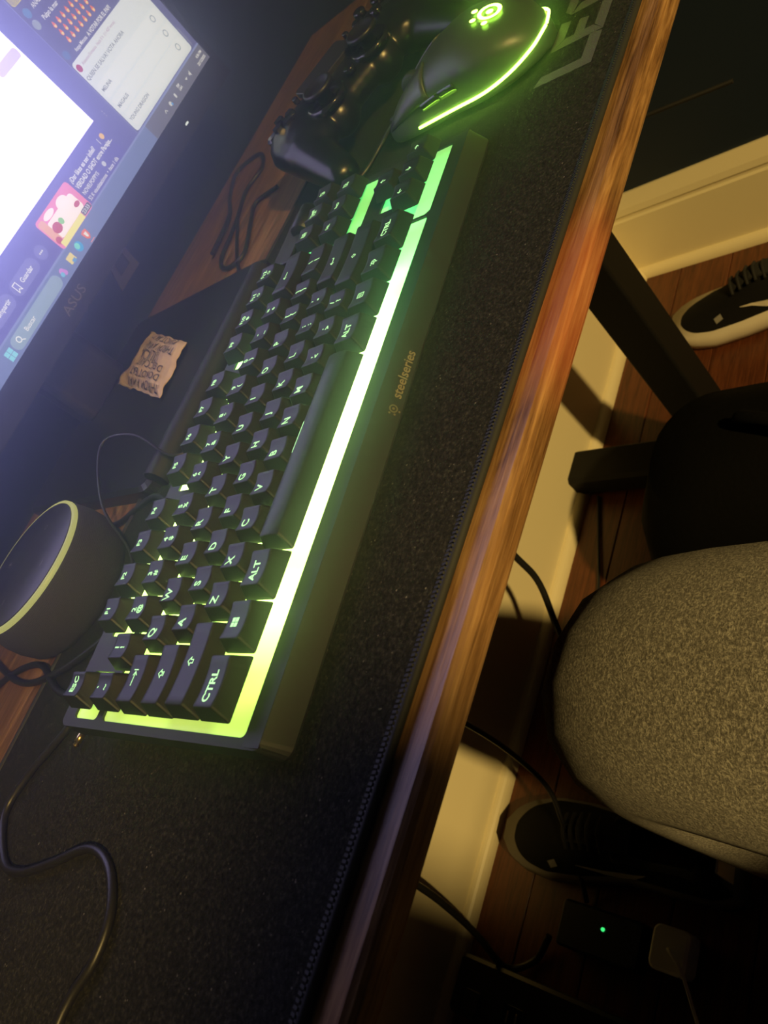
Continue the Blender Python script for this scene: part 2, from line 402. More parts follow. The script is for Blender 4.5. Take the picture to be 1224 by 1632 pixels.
holes = [rrect(-6.2, xr, -6.8, cy(4) + 19.3, 2.6, 4),
         rrect(-6.2, cx(1) + 1.5, cy(5) + .4, cy(5) + 19, 2.2, 4),
         rrect(cx(2) + .6, cx(6) - .6, cy(5) + .2, cy(5) + 18.4, 1, 3), rrect(cx(6.5) + .6, cx(10.5) - .6, cy(5) + .2, cy(5) + 18.4, 1, 3), rrect(cx(11) + .6, cx(15) - .6, cy(5) + .2, cy(5) + 18.4, 1, 3),
         rrect(nx0, nx1, cy(3) - 5.4, cy(4) + 20.2, 1.2, 3),
         [(nx0, -4), (nx0 + 2.6, -6.8), (nx1, -6.8), (nx1, cy(0) + 20), (cx(17.25) + 1.2, cy(0) + 20.3), (cx(17.25) + 1.2, cy(1) + 19.6), (cx(16.25) - 1.4, cy(1) + 19.6), (cx(16.25) - 1.4, cy(0) + 20.3), (nx0, cy(0) + 20.3)]]
K(shape2d('top_frame', [mmpts(outer)] + [mmpts(h) for h in holes], -14.6 * mm, -12 * mm, M['case'], kb))
def kring(x0, x1, y0, y1, z, r): return [(x * mm, yy * mm, z * mm) for x, yy in rrect(x0, x1, y0, y1, r, 5)]
K(mobj('front_band', [(x * mm, yy * mm, zz * mm) for x in (-9.6, 351.1) for yy, zz in ((-7.0, -12.0), (-17.3, -10.8), (-17.3, -12.6), (-7.0, -12.4))], [(0, 1, 2, 3), (4, 5, 6, 7), (0, 1, 5, 4), (1, 2, 6, 5), (2, 3, 7, 6), (3, 0, 4, 7)], M['case'], kb))
rings = [kring(oX0, oX1, oY0, oY1, -12.0, 4), kring(-10.4, 351.9, -17.0, 123.0, -12.0, 4), [(x, y_, z if y_ > -.0165 else -.0109) for x, y_, z in kring(-10.5, 352.0, -17.5, 123.1, -12.1, 4)], kring(-11.2, 352.8, -24.6, 124, -21.2, 6), kring(-11.0, 352.6, -24.6, 124, -22.3, 6), kring(-8, 350, -22, 121, -23.0, 5)]
K(mobj('case_body', *loft(rings, cap0=False), M['case'], kb))
K(mobj('backlight_tray', [(x * mm, yy * mm, -13.2 * mm) for x, yy in ((-8, -9), (350, -9), (350, 121), (-8, 121))], [(0, 1, 2, 3)], M['tray'], kb))
for X in (8, 318):
    K(mobj('rear_foot', [((X + a) * mm, yy * mm, zz * mm) for a in (0, 16) for yy, zz in ((112, -22.5), (121, -22.5), (121.5, -36.5), (118, -36.8))],
      [(0, 1, 2, 3), (4, 5, 6, 7), (0, 1, 5, 4), (1, 2, 6, 5), (2, 3, 7, 6), (3, 0, 4, 7)], M['matte_black'], kb))
    K(rbox('front_foot', (X) * mm, (X + 26) * mm, -20 * mm, -14 * mm, -23.6 * mm, -22.4 * mm, M['matte_black'], kb, r=.002, bev=.0003))
logo_m = mat('case_logo_print', (.22, .19, .12), .6)
sl = math.atan2(10.3, 7.1)
lg = empty('tmp'); bpy.data.objects.remove(lg)
def on_slope(x, t):   # point on the sloping front face, t from top edge (mm)
    return Vector((x * mm, (-17.5 - t * math.cos(sl)) * mm, (-10.9 - t * math.sin(sl)) * mm))
me = text_mesh('steelseries', .0068, bold=.0001).copy(); me.materials.append(logo_m)
lo = link(bpy.data.objects.new('brand_lettering', me), kb)
lo.matrix_basis = Matrix.Translation(on_slope(172, 8.2) + Vector((0, -.0003, .0002))) @ Matrix.Rotation(sl, 4, 'X')
K(lo)
def emblem(r):  # ring with an inner ring and three studs
    P = []
    P += stroke(disc_pts(0, 0, r, 20), r * .38, True); P += [disc_pts(0, 0, r * .38, 12)]
    for a in (205, 155, 260): P += [disc_pts(math.cos(math.radians(a)) * r * 1.75, math.sin(math.radians(a)) * r * 1.75, r * .32, 10)]
    return P
eo = polymesh('emblem', emblem(.0018), 0, logo_m, kb)
eo.matrix_basis = Matrix.Translation(on_slope(151.5, 8.4) + Vector((0, -.0003, .0002))) @ Matrix.Rotation(sl, 4, 'X'); K(eo)

def dish(tx): return (1 - (2 * tx - 1) ** 2)
cap_cache = {}
def cap_mesh(wu, space=False):
    if (wu, space) in cap_cache: return cap_cache[(wu, space)]
    W = wu * U
    tx0, tx1, ty0, ty1 = 3.4, W - 3.7, 3.7, 16.4
    bx0, bx1, by0, by1 = .5, W - .55, .5, U - .55
    def outline(x0, x1, y0, y1, r, ns=6):
        P = []; rr = rrect(0, 1, 0, 1, .001, 2)
        P = []
        cor = [(x1 - r, y0 + r, -90), (x1 - r, y1 - r, 0), (x0 + r, y1 - r, 90), (x0 + r, y0 + r, 180)]
        for ci, (ccx, ccy, a) in enumerate(cor):
            for i in range(3):
                t = math.radians(a + i * 45); P.append((ccx + r * math.cos(t), ccy + r * math.sin(t)))
            nx_ = cor[(ci + 1) % 4]
            e = (nx_[0] + r * math.cos(math.radians(nx_[2])), nx_[1] + r * math.sin(math.radians(nx_[2]))); s = P[-1]
            for i in range(1, ns): P.append((s[0] + (e[0] - s[0]) * i / ns, s[1] + (e[1] - s[1]) * i / ns))
        return P
    def zt(x, yy):
        t = min(max((x - tx0) / (tx1 - tx0), 0), 1); v = (yy - ty0) / (ty1 - ty0)
        if space: return .9 * dish(v) - .9 - .5 * v
        return -1.15 * dish(t) * (1 if wu < 2 else .9) - .9 * v
    rings = [[(x, yy, -8.6) for x, yy in outline(bx0, bx1, by0, by1, 1.0)]]
    rings.append([(x + (0), yy, -.35 + zt(x, yy)) for x, yy in outline(tx0 - .15, tx1 + .15, ty0 - .15, ty1 + .15, 1.1)])
    top = outline(tx0, tx1, ty0, ty1, 1.0)
    rings.append([(x, yy, zt(x, yy)) for x, yy in outline(tx0 + .25, tx1 - .25, ty0 + .25, ty1 - .25, .8)])
    mx, my = (tx0 + tx1) / 2, (ty0 + ty1) / 2
    for s in (.75, .5, .25):
        rings.append([(mx + (x - mx) * s, my + (yy - my) * s, zt(mx + (x - mx) * s, my + (yy - my) * s)) for x, yy in top])
    V, F = loft([[(a * mm, b * mm, c * mm) for a, b, c in r] for r in rings])
    me = bpy.data.meshes.new('keycap'); me.from_pydata(V, [], F); me.update()
    bm = bmesh.new(); bm.from_mesh(me); bmesh.ops.recalc_face_normals(bm, faces=bm.faces); bm.to_mesh(me); bm.free()
    me.materials.append(M['keycap']); n = len(rings[0])
    for i, p in enumerate(me.polygons): p.use_smooth = i >= 2 * n
    cap_cache[(wu, space)] = (me, zt, mx, my); return cap_cache[(wu, space)]
def icon(kind):
    s = .0011
    if kind == 'tab': return stroke([(-3.4, 0), (2.6, 0)], .55) + stroke([(1.2, -1.3), (2.8, 0), (1.2, 1.3)], .5) + stroke([(3.6, -1.5), (3.6, 1.5)], .5)
    if kind == 'up': return stroke([(-.75, -1.6), (-.75, .2), (-1.8, .2), (0, 1.9), (1.8, .2), (.75, .2), (.75, -1.6)], .45, True)
    if kind == 'caps': return stroke([(-.75, -.6), (-.75, .4), (-1.8, .4), (0, 2.1), (1.8, .4), (.75, .4), (.75, -.6)], .45, True) + stroke([(-.8, -1.5), (.8, -1.5)], .6)
    if kind == 'back': return stroke([(3, 0), (-2.6, 0)], .5) + stroke([(-1.4, -1.2), (-2.8, 0), (-1.4, 1.2)], .5)
    if kind == 'enter': return stroke([(2.8, 1.4), (2.8, 0), (-2.4, 0)], .5) + stroke([(-1.2, -1.2), (-2.6, 0), (-1.2, 1.2)], .5)
    if kind == 'win': return [[(a, b), (a + 1.65, b), (a + 1.65, b + 1.65), (a, b + 1.65)] for a in (-1.8, .12) for b in (-1.8, .12)]
    if kind == 'fn': return [[(x, yy) for x, yy in p] for p in emblem(1.4)]
    if kind == 'ctx': return stroke([(-1.6, -1.9), (1.6, -1.9), (1.6, 1.9), (-1.6, 1.9)], .5, True) + stroke([(-.8, .7), (.8, .7)], .45) + stroke([(-.8, -.4), (.8, -.4)], .45)
    if kind == 'bar': return stroke([(-8.5, 0), (8.5, 0)], .7)
    if kind == 'a_l': return stroke([(1.7, 0), (-1.5, 0)], .55) + stroke([(-.3, -1.3), (-1.7, 0), (-.3, 1.3)], .55)
    if kind == 'a_r': return stroke([(-1.7, 0), (1.5, 0)], .55) + stroke([(.3, -1.3), (1.7, 0), (.3, 1.3)], .55)
    if kind == 'a_u': return stroke([(0, -1.7), (0, 1.5)], .55) + stroke([(-1.3, .3), (0, 1.7), (1.3, .3)], .55)
    if kind == 'a_d': return stroke([(0, 1.7), (0, -1.5)], .55) + stroke([(-1.3, -.3), (0, -1.7), (1.3, -.3)], .55)
    if kind == 'dot': return [disc_pts(0, 0, 1.35, 14)]
    if kind == 'spin': return stroke(disc_pts(0, 0, 1.1, 12), .45, True)
def legend(items, zt, key):
    """items: (text or icon, x, y, size) in key-local mm"""
    bm = bmesh.new()
    for it in items:
        s, x, yy, sz = it
        if s.startswith('@') and len(s) > 1:
            for p in icon(s[1:]):
                try: bm.faces.new([bm.verts.new((x + a * sz, yy + b * sz, 0)) for a, b in p])
                except ValueError: pass
        else:
            t = text_mesh(s, sz * mm, bold=.00013 if sz > 4 else .00007, ls=.8)
            vs = [bm.verts.new((x + v.co.x / mm, yy + v.co.y / mm, 0)) for v in t.vertices]
            for p in t.polygons:
                try: bm.faces.new([vs[i] for i in p.vertices])
                except ValueError: pass
    for v in bm.verts: v.co = (v.co.x * mm, v.co.y * mm, (zt(v.co.x, v.co.y) + .12) * mm)
    return bm
def key(u, r, wu, items, space=False, dz=0, legend_mat=None):
    me, zt, mx, my = cap_mesh(wu, space)
    o = link(bpy.data.objects.new('keycap', me), kb)
    o.location = (cx(u) * mm, cy(r) * mm, (DZ[r] + dz) * mm); 
    if items: bmobj('legend', legend([(s, mx + a, my + b, z) for s, a, b, z in items], zt, None), legend_mat or M['legend'], o)
    K(o); return o
def L1(c, s=6.3): return [(c, -2.2, 1.2, s)]
def L2(a, b): return [(a, -.4, 2.7, 4.7), (b, -.4, -1.9, 4.7)]
# function row
key(0, 5, 1, [('ESC', 0, .6, 4.8)])
fx = [2, 3, 4, 5, 6.5, 7.5, 8.5, 9.5, 11, 12, 13, 14]
for i, u in enumerate(fx):
    it = [('F%d' % (i + 1), -.3, 2.0, 4.4)]
    if i == 9: it.append(('@dot', 0, -2.2, 1))
    if i >= 10: it.append(('@spin', 0, -2.2, 1))
    key(u, 5, 1, it)
for i, (a, b) in enumerate(zip('`1234567890-=', '~!@#$%^&*()_+')): key(i, 4, 1, L2(a, b))
key(13, 4, 2, [('@back', -2, .6, 1)])
key(0, 3, 1.5, [('@tab', .5, .6, 1)])
for i, c in enumerate('QWERTYUIOP'): key(1.5 + i, 3, 1, L1(c))
key(11.5, 3, 1, L2('[', '{')); key(12.5, 3, 1, L2(']', '}')); key(13.5, 3, 1.5, L2('\\', '|'))
key(0, 2, 1.75, [('@caps', .5, .6, 1)])
for i, c in enumerate('ASDFGHJKL'): key(1.75 + i, 2, 1, L1(c))
key(10.75, 2, 1, L2(';', ':')); key(11.75, 2, 1, L2("'", '"')); key(12.75, 2, 2.25, [('@enter', -2, .4, 1)])
key(0, 1, 2.25, [('@up', 1, .6, 1)])
for i, c in enumerate('ZXCVBNM'): key(2.25 + i, 1, 1, L1(c))
key(9.25, 1, 1, L2(',', '<')); key(10.25, 1, 1, L2('.', '>')); key(11.25, 1, 1, L2('/', '?')); key(12.25, 1, 2.75, [('@up', -2, .4, .8)])
key(0, 0, 1.5, [('CTRL', -1.8, .3, 5.6)]); key(1.5, 0, 1.25, [('@win', -.8, .8, 1.15)]); key(2.75, 0, 1.25, [('ALT', -1.2, .3, 5.6)])
key(4.0, 0, 5.75, [('@bar', 2, 5.7, 1)], space=True)
key(9.77, 0, 1.25, [('ALT', -1.2, .3, 5.4)]); key(11.03, 0, 1.25, [('@ctx', -.8, .4, 1)]); key(12.29, 0, 1.25, [('@fn', -.8, .4, 1)]); key(13.56, 0, 1.42, [('CTRL', -1.4, .3, 5.2)])
for j, (a, b) in enumerate((('INS\nPRT', 'DEL\n'), ('HOME\nSCR', 'END'), ('PG\nUP', 'PG\nDN'))):
    key(15.25 + j, 4, 1, [(a, -.4, .8, 2.9)]); key(15.25 + j, 3, 1, [(b.strip(), -.4, .8, 2.9)])
key(15.33, 0, 1, [('@a_l', -.8, 1, 1)]); key(16.33, 0, 1, [('@a_d', -.8, 1, 1)]); key(17.33, 0, 1, [('@a_r', -.8, 1, 1)]); key(16.30, 1, 1, [('@a_u', -.8, 1, 1)])
# volume roller and media button behind the navigation keys
ro = lathe('volume_roller', [(.0065, -.011), (.0072, -.0105), (.0072, .0105), (.0065, .011)], M['black_plastic'], kb, n=28)
ro.matrix_basis = Matrix.Translation((.333, .108, -.0125)) @ Matrix.Rotation(PI / 2, 4, 'Y'); K(ro)
K(rbox('media_button', .292, .312, .103, .112, -.012, -.0095, M['black_plastic'], kb, r=.002, bev=.0006))
kw = lambda x, yy, z: KM @ Vector((x * mm, yy * mm, z * mm))

# ================================================================== MOUSE
mo = empty('mouse', (.4235, .130, PT), (0, 0, math.radians(-1.5)), 'black gaming mouse with green glowing side strip beside the keyboard', 'mouse')
def mouse_section(t):
    """t 0 rear .. 1 front: half width left/right, height, y"""
    yy = -.061 + .122 * t
    wdt = [(0, .008), (.04, .0185), (.13, .0285), (.28, .0335), (.5, .0312), (.7, .0300), (.88, .0295), (.96, .0265), (1, .022)]
    hgt = [(0, .012), (.04, .021), (.12, .030), (.3, .0385), (.45, .0395), (.65, .0340), (.85, .0240), (.96, .0165), (1, .012)]
    def f(tb):
        for i in range(len(tb) - 1):
            (a, va), (b, vb) = tb[i], tb[i + 1]
            if a <= t <= b:
                s = (t - a) / (b - a); h = b - a
                def sl_(k):
                    k0, k1 = tb[max(k - 1, 0)], tb[min(k + 1, len(tb) - 1)]; return (k1[1] - k0[1]) / (k1[0] - k0[0])
                m0, m1 = sl_(i) * h, sl_(i + 1) * h
                return va * (2 * s ** 3 - 3 * s * s + 1) + m0 * (s ** 3 - 2 * s * s + s) + vb * (3 * s * s - 2 * s ** 3) + m1 * (s ** 3 - s * s)
        return tb[-1][1]
    return yy, f(wdt), f(hgt)
def mouse_ring(t, off=0.0, n=32):
    yy, wd, h = mouse_section(t); P = []
    for i in range(n):
        a = 2 * PI * i / n - PI / 2
        c, s = math.cos(a), math.sin(a)
        x = (wd + off) * (abs(c) ** .62) * (1 if c > 0 else -1)
        if s >= 0: z = .0095 + (h - .0095 + off) * (s ** .85)
        else: z = .0095 - .0080 * (abs(s) ** .5)
        # waist: sides pull in below the shoulder
        P.append((x * (1 - .10 * max(0, math.sin(PI * min(max((z - .004) / .02, 0), 1)))), yy, z))
    return P
ts = [0, .015, .04, .08, .13, .2, .28, .36, .45, .54, .63, .72, .80, .88, .94, .98, 1]
mobj('shell', *loft([mouse_ring(t) for t in ts]), mat('mouse_shell', (.035, .035, .036), .42), mo, smooth=True)
def shell_patch(name, t0, t1, i0, i1, off, m, n=32, th=.0):
    rows = [mouse_ring(t0 + (t1 - t0) * k / 10, off, n) for k in range(11)]
    V = []; F = []; cols = list(range(i0, i1 + 1))
    for r in rows: V += [r[i % n] for i in cols]
    c = len(cols)
    for k in range(10):
        for j in range(c - 1): F.append((k * c + j, k * c + j + 1, (k + 1) * c + j + 1, (k + 1) * c + j))
    o = mobj(name, V, F, m, mo, True); md = o.modifiers.new('s', 'SOLIDIFY'); md.thickness = .0014; md.offset = -1; return o
btn = mat('mouse_button', (.045, .045, .047), .36)
shell_patch('left_button', .60, .985, 17, 22, .0012, btn)
shell_patch('right_button', .60, .985, 10, 15, .0012, btn)
shell_patch('side_button', .42, .535, 22, 23, .0016, M['gloss_black']); shell_patch('side_button', .545, .68, 22, 23, .0016, M['gloss_black'])
wh = lathe('scroll_wheel', [(.0085, -.003), (.0100, -.0022), (.0100, .0022), (.0085, .003)], M['matte_black'], mo, n=28)
wh.rotation_euler = (0, PI / 2, 0); wh.location = (0, .036, .0215)
# the light strip: runs low along both sides and wraps the rear
sp_ = []
for i in range(40):
    s = i / 39; t = .76 * (1 - s) if s < 1 else 0
    yy, wd, h = mouse_section(max(.76 * (1 - s), 0.0)); sp_.append((-(wd * .985), yy - .0006, .0085 + .004 * s ** 3))
def strip(side):
    P = [(side * -x, yy, z) for x, yy, z in sp_[:-1]] + [(0 + side * .002, -.0618, .0125)]
    return tube('light_strip', [p for i, p in enumerate(P) if i % 2 == 0 or i > 34] + [P[-1]], .0009, M['mouse_glow'], mo)
strip(-1); strip(1)
# lit emblem on the palm rest
_, _, hh = mouse_section(.22)
le = polymesh('emblem_light', emblem(.0062), 0, M['mouse_glow'], mo)
nrm_t = (Vector(mouse_ring(.26)[16]) - Vector(mouse_ring(.18)[16]))
le.matrix_basis = Matrix.Translation((0, mouse_section(.2)[0], mouse_section(.2)[2] + .0010)) @ Matrix.Rotation(math.atan2(nrm_t.z, nrm_t.y), 4, 'X') @ Matrix.Rotation(math.radians(-80), 4, 'Z')
tube('cable', [(0, .060, .010), (-.004, .070, .0085), (-.016, .082, .004), (-.035, .090, .0022), (-.06, .115, .0022), (-.10, .150, .0022), (-.10, .19, .0022), (-.06, .24, -.001), (.02, .30, -.001)], .0016, M['cable'], mo)
for i_ in range(1): lathe('cable_strain_relief', [(.0022, 0), (.0030, .001), (.0026, .010), (.0018, .012)], M['cable'], mo, n=16).matrix_basis = Matrix.Translation((-.0005, .059, .010)) @ Matrix.Rotation(-PI / 2, 4, 'X')

# ================================================================== GAME CONTROLLER
gp = empty('game_controller', (.4670, .2435, PT), (math.radians(7), 0, math.radians(-26.6)), 'glossy black game controller lying beyond the mouse at the mat edge', 'game controller')
def sd_add(bm, a, b, ra, rb, fl=1.0, n=10):
    """a tapered rounded limb between a and b"""
    a = Vector(a); b = Vector(b)
    for k in range(n + 1):
        p = a.lerp(b, k / n); r = ra + (rb - ra) * k / n
        bmesh.ops.create_icosphere(bm, subdivisions=2, radius=1, matrix=Matrix.Translation(p) @ Matrix.Diagonal((r, r, r * fl, 1)))
bm = bmesh.new()
sd_add(bm, (-.052, .018, .031), (.052, .018, .031), .026, .026, .62, 16)
sd_add(bm, (-.050, .000, .031), (.050, .000, .031), .018, .018, .75, 12)
for s in (-1, 1):
    sd_add(bm, (s * .052, .016, .031), (s * .055, .000, .031), .029, .027, .62, 5)
    sd_add(bm, (s * .059, .005, .029), (s * .069, -.050, .020), .0215, .0140, .9, 12)
    bmesh.ops.create_icosphere(bm, subdivisions=3, radius=1, matrix=Matrix.Translation((s * .026, -.006, .029)) @ Matrix.Diagonal((.017, .017, .016, 1)))
body = bmobj('body', bm, mat('controller_plastic', (.006, .006, .007), .30), gp, True)
md = body.modifiers.new('r', 'REMESH'); md.mode = 'VOXEL'; md.voxel_size = .0016; md.use_smooth_shade = True
md = body.modifiers.new('sm', 'SMOOTH'); md.iterations = 12; md.factor = .6
for s in (-1, 1):
    lathe('stick_collar', [(.0165, .040), (.0172, .045), (.0150, .0462), (.0120, .044)], M['gloss_black'], gp, n=32, loc=(s * .026, -.006, 0))
    lathe('thumbstick', [(.0060, .043), (.0060, .0505), (.0120, .0520), (.0128, .0540), (.0124, .0556), (.0105, .0560), (.0095, .0545), (.002, .0538)], M['black_plastic'], gp, n=32, loc=(s * .026, -.006, 0))
for a in range(4):
    t = a * PI / 2
    o = mobj('dpad_arrow', *loft([[(x, yy, .0465) for x, yy in ((-.0038, .0105), (.0038, .0105), (.0038, .0055), (0, .0020), (-.0038, .0055))], [(x * .9, .0005 + yy * .93, .0505) for x, yy in ((-.0038, .0105), (.0038, .0105), (.0038, .0055), (0, .0020), (-.0038, .0055))]]), M['gloss_black'], gp)
    o.matrix_basis = Matrix.Translation((-.052, .020, 0)) @ Matrix.Rotation(t, 4, 'Z')
    lathe('face_button', [(.0052, .046), (.0052, .0505), (.0044, .0515)], M['gloss_black'], gp, n=20, loc=(.052 + .0115 * math.cos(t), .020 + .0115 * math.sin(t), 0))
rbox('touchpad', -.026, .026, .010, .038, .044, .0490, mat('touchpad_plastic', (.02, .02, .02), .4), gp, r=.004, bev=.0006)
for s in (-1, 1):
    rbox('menu_button', s * .0315 - .0022, s * .0315 + .0022, .026, .032, .0455, .0500, M['gloss_black'], gp, r=.002, bev=.0004)
    rbox('shoulder_button', s * .052 - .014, s * .052 + .014, .036, .046, .030, .0415, M['gloss_black'], gp, r=.004, bev=.002)
    rbox('trigger', s * .052 - .012, s * .052 + .012, .038, .053, .014, .0275, M['gloss_black'], gp, r=.005, bev=.003)
lathe('home_button', [(.0045, .0425), (.0045, .0470), (.0038, .0474)], M['gloss_black'], gp, n=20, loc=(0, -.010, 0))

# ================================================================== ROUND SMART SPEAKER
sp0 = empty('smart_speaker', (.060, .327, .74), label='round fabric smart speaker with a glowing yellow ring at desk left', cat='speaker')
lathe('fabric_body', [(.036, .0005), (.042, .002), (.0475, .008), (.0495, .018), (.0495, .027), (.0478, .036), (.0462, .0405)], M['speaker_fabric'], sp0, n=72)
lathe('light_ring', [(.0463, .0400), (.0466, .0412), (.0462, .0428), (.0448, .0434), (.0440, .0430), (.0440, .0400)], M['ring'], sp0, n=72)
lathe('top_plate', [(.0440, .0405), (.0440, .0432), (.0434, .0436), (.01, .0434)], mat('speaker_top', (.02, .02, .022), .35), sp0, n=72)
bmk = mat('speaker_icon', (.35, .35, .38), .5)
for i, (a, b) in enumerate(((0, 1), (1, 0), (0, -1), (-1, 0))):
    P = stroke([(-.0016, 0), (.0016, 0)], .0005) if i != 1 else stroke(disc_pts(0, 0, .0015, 12), .0005, True)
    if i == 0: P += stroke([(0, -.0016), (0, .0016)], .0005)
    o = polymesh('button_icon', P, .0439, bmk, sp0); o.location = (a * .026, b * .026, 0)
tube('power_cable', [(.030, .040, .008), (.045, .060, .003), (.10, .08, .003), (.14, .05, .0035), (.16, .015, .0035)], .0018, M['cable'], sp0)

# ================================================================== MONITOR
mdir = Vector((0.99789935, 0.06478345, 0)); vdir = Vector((0.00274538, -0.04228875, 0.99910166)); vdir = (vdir - mdir * vdir.dot(mdir)).normalized()
ndir = mdir.cross(vdir)      # towards the viewer
MB = Vector((0.27366884, 0.42, 0.8338132))
MW = Matrix(((mdir.x, vdir.x, ndir.x, MB.x), (mdir.y, vdir.y, ndir.y, MB.y), (mdir.z, vdir.z, ndir.z, MB.z), (0, 0, 0, 1)))
mon = empty('monitor', label='wide monitor showing a video page, on a black rectangular stand', cat='monitor')
mon.location = (.245, .42, .74)
MI = mon.matrix_basis.inverted()
def MO(o): o.matrix_basis = MI @ MW @ o.matrix_basis; return o
LX, RX, TY = -.299, .299, .337
bez = mat('monitor_bezel', (.012, .012, .014), .45)
MO(shape2d('bezel', [[(LX - .008, -.022), (RX + .008, -.022), (RX + .008, TY + .009), (LX - .008, TY + .009)], [(LX, 0), (RX, 0), (RX, TY), (LX, TY)]], -.012, .0015, bez, mon))
rings = [[(x, yy, -.010) for x, yy in rrect(LX - .008, RX + .008, -.022, TY + .009, .003, 3)], [(x, yy, -.022) for x, yy in rrect(LX + .0, RX - .0, -.016, TY + .003, .003, 3)],
         [(x, yy, -.040) for x, yy in rrect(LX + .14, RX - .14, .03, TY - .08, .01, 3)]]
MO(mobj('rear_shell', *loft(rings), M['black_plastic'], mon))
MO(rbox('power_led', .2145, .2195, -.0138, -.0122, .0014, .0020, M['led_white'], mon, r=.0003, bev=.0001))
lgm = mat('bezel_logo', (.16, .16, .18), .4)
MO(text('maker_lettering', 'ASUS', .0105, lgm, (-.001, -.0105, .0017), mon, sx=1.25))
# screen and everything shown on it
S = mobj('screen', [(LX, 0, 0), (RX, 0, 0), (RX, TY, 0), (LX, TY, 0)], [(0, 1, 2, 3)], em('screen_page', (.155, .15, .50), .95), mon)
MO(S)
def scr(name, polys, col, s, z=.0002):
    return polymesh(name, [[(x * mm, yy * mm) for x, yy in p] for p in polys], z, em(name, col, s), S)
def R(x0, x1, y0, y1, r=0): return [tuple(p) for p in (rrect(x0, x1, y0, y1, r, 4) if r else [(x0, y0), (x1, y0), (x1, y1), (x0, y1)])]
wht = em('screen_text', (.95, .96, 1), .95); gry = em('screen_text_grey', (.22, .24, .25), .9)
def st_(s, size, x, yy, m=wht, al='LEFT', bold=.00006, sx=1.0, z=.0006): return text('screen_text', s, size * mm, m, (x * mm, yy * mm, z), S, align=al, bold=bold, sx=sx)
vid = scr('video_area', [R(-299, 144, 48, 330)], (.52, .48, 1.0), 3.5)
scr('video_shading', [R(112, 142, 112, 120, 3)], (.50, .42, 1.0), 1.7, .0004)
scr('page_strip', [R(144, 168, 14, 330)], (.16, .16, .48), .95)
scr('chat_panel', [R(168.4, 299, 16, 330)], (.15, .15, .38), .85)
scr('panel_line', [R(168, 168.5, 16, 330)], (.35, .38, .75), .9, .0003)
scr('taskbar', [R(-299, 180, 0, 14.3)], (.19, .25, .50), 1.0, .0004); scr('taskbar_right', [R(180, 299, 0, 14.3)], (.20, .20, .29), .8, .0004)
scr('taskbar_line', [R(-299, 299, 14.1, 15.6)], (.30, .36, .70), .9, .0005)
scr('poll_card', [R(169.5, 289.5, 16.5, 83, 3)], (.84, .90, .96), 1.0, .0005)
for yy in (48, 33.5, 19.5): scr('poll_option', [R(173, 286, yy, yy + 12.5, 2)], (.88, .93, .99), 1.03, .0006)
for yy in (55.5, 41, 26.8): scr('radio_circle', stroke(disc_pts(275.5, yy, 2.6, 20), .7, True), (.30, .34, .34), .9, .0008)
st_('QUIEN SE SALVA? VOTA AHORA', 4.6, 171, 68, gry, z=.0008); st_('MELINA', 4.3, 174, 54.7, gry, z=.0008); st_('MAGALIS', 4.3, 174, 38.7, gry, z=.0008); st_('YOUNG DRAGON', 4.3, 173, 25.8, gry, z=.0008)
scr('poll_avatar', [disc_pts(173.4, 77.3, 3.0)], (.55, .03, .10), .9, .0008)
st_('AtencionTematica  Hace 5 h  (11.427 votos)', 3.3, 179, 77.4, em('screen_text_pink', (.62, .45, .52), .9), z=.0008)
st_('Anaya Mimosa', 4.4, 184, 86.6, wht, sx=.75); st_('A VOTAR POR EL PAPI', 4.8, 206, 86.5, wht, bold=.00012, sx=.85)
scr('avatar', [disc_pts(174, 89.5, 3.6)], (.10, .32, .62), .9); scr('avatar', [disc_pts(174.5, 116.8, 3.8)], (.55, .65, .72), .8); scr('avatar', [disc_pts(176, 126, 3.8)], (.15, .40, .75), .9)
scr('sticker', [R(170, 192, 134, 150, 3)], (1.0, .85, .05), 1.0)
st_('Pulpo la mar', 5, 184, 116.3, wht, bold=.0001, sx=.9); st_('ANAD', 5, 184, 126.3, wht, sx=.9)
for i in range(7):
    for j in range(3):
        u = 187.5 + i * 7.2; v = 108 - j * 6.6
        o = scr('flame_icon', [[(u - 1.8, v - .6), (u - 1.0, v - 2.4), (u + 1.0, v - 2.4), (u + 1.9, v - .4), (u + 1.2, v + 1.6), (u + .1, v + 3.2), (u - .8, v + 1.4)]], (1.0, .20, .05), 1.0, .0004)
        polymesh('flame_core', [[((u + a) * mm, (v + b) * mm) for a, b in disc_pts(.1, -1.0, 1.15, 10)]], .0005, em('flame_yellow', (1, .75, .25), 1.1), S)
scr('scroll_bar', [R(291.5, 293, 18, 36, .7)], (.7, .72, .75), 1)
# recommended clip: rounded thumbnail with flat colour areas
scr('clip_thumbnail', [R(29, 79.5, 14.4, 41, 3)], (1.0, .28, .50), 1.0, .0006)
scr('clip_shape', [R(36, 74, 19.5, 34, 3), disc_pts(62, 34, 7, 16, 4.5), disc_pts(45, 37, 7, 14, 2.5)], (1.0, .88, .84), 1.2, .0007)
scr('clip_shape', [R(30, 37, 19.5, 39, 2)], (1.0, .50, .33), 1.0, .0008)
scr('clip_shape', [disc_pts(41, 27, 5, 14, 4)], (.72, .10, .14), .9, .0009)
scr('clip_shape', [disc_pts(33, 21, 3, 12, 3)], (.72, .10, .14), .9, .0009); scr('clip_shape', [disc_pts(70, 25, 3.5, 12, 2)], (.72, .10, .14), .9, .0009)
scr('clip_shape', [disc_pts(48, 27.5, 2.6, 14)], (.35, .80, .25), .9, .001)
scr('clip_banner', [R(32, 66, 14.6, 19.4)], (1.0, .92, .25), 1.05, .001); scr('clip_time', [R(66.5, 78.5, 15.2, 19.8, 1)], (.15, .14, .22), .8, .001)
st_('23:33', 4.2, 67.5, 17.4, wht, z=.0012)
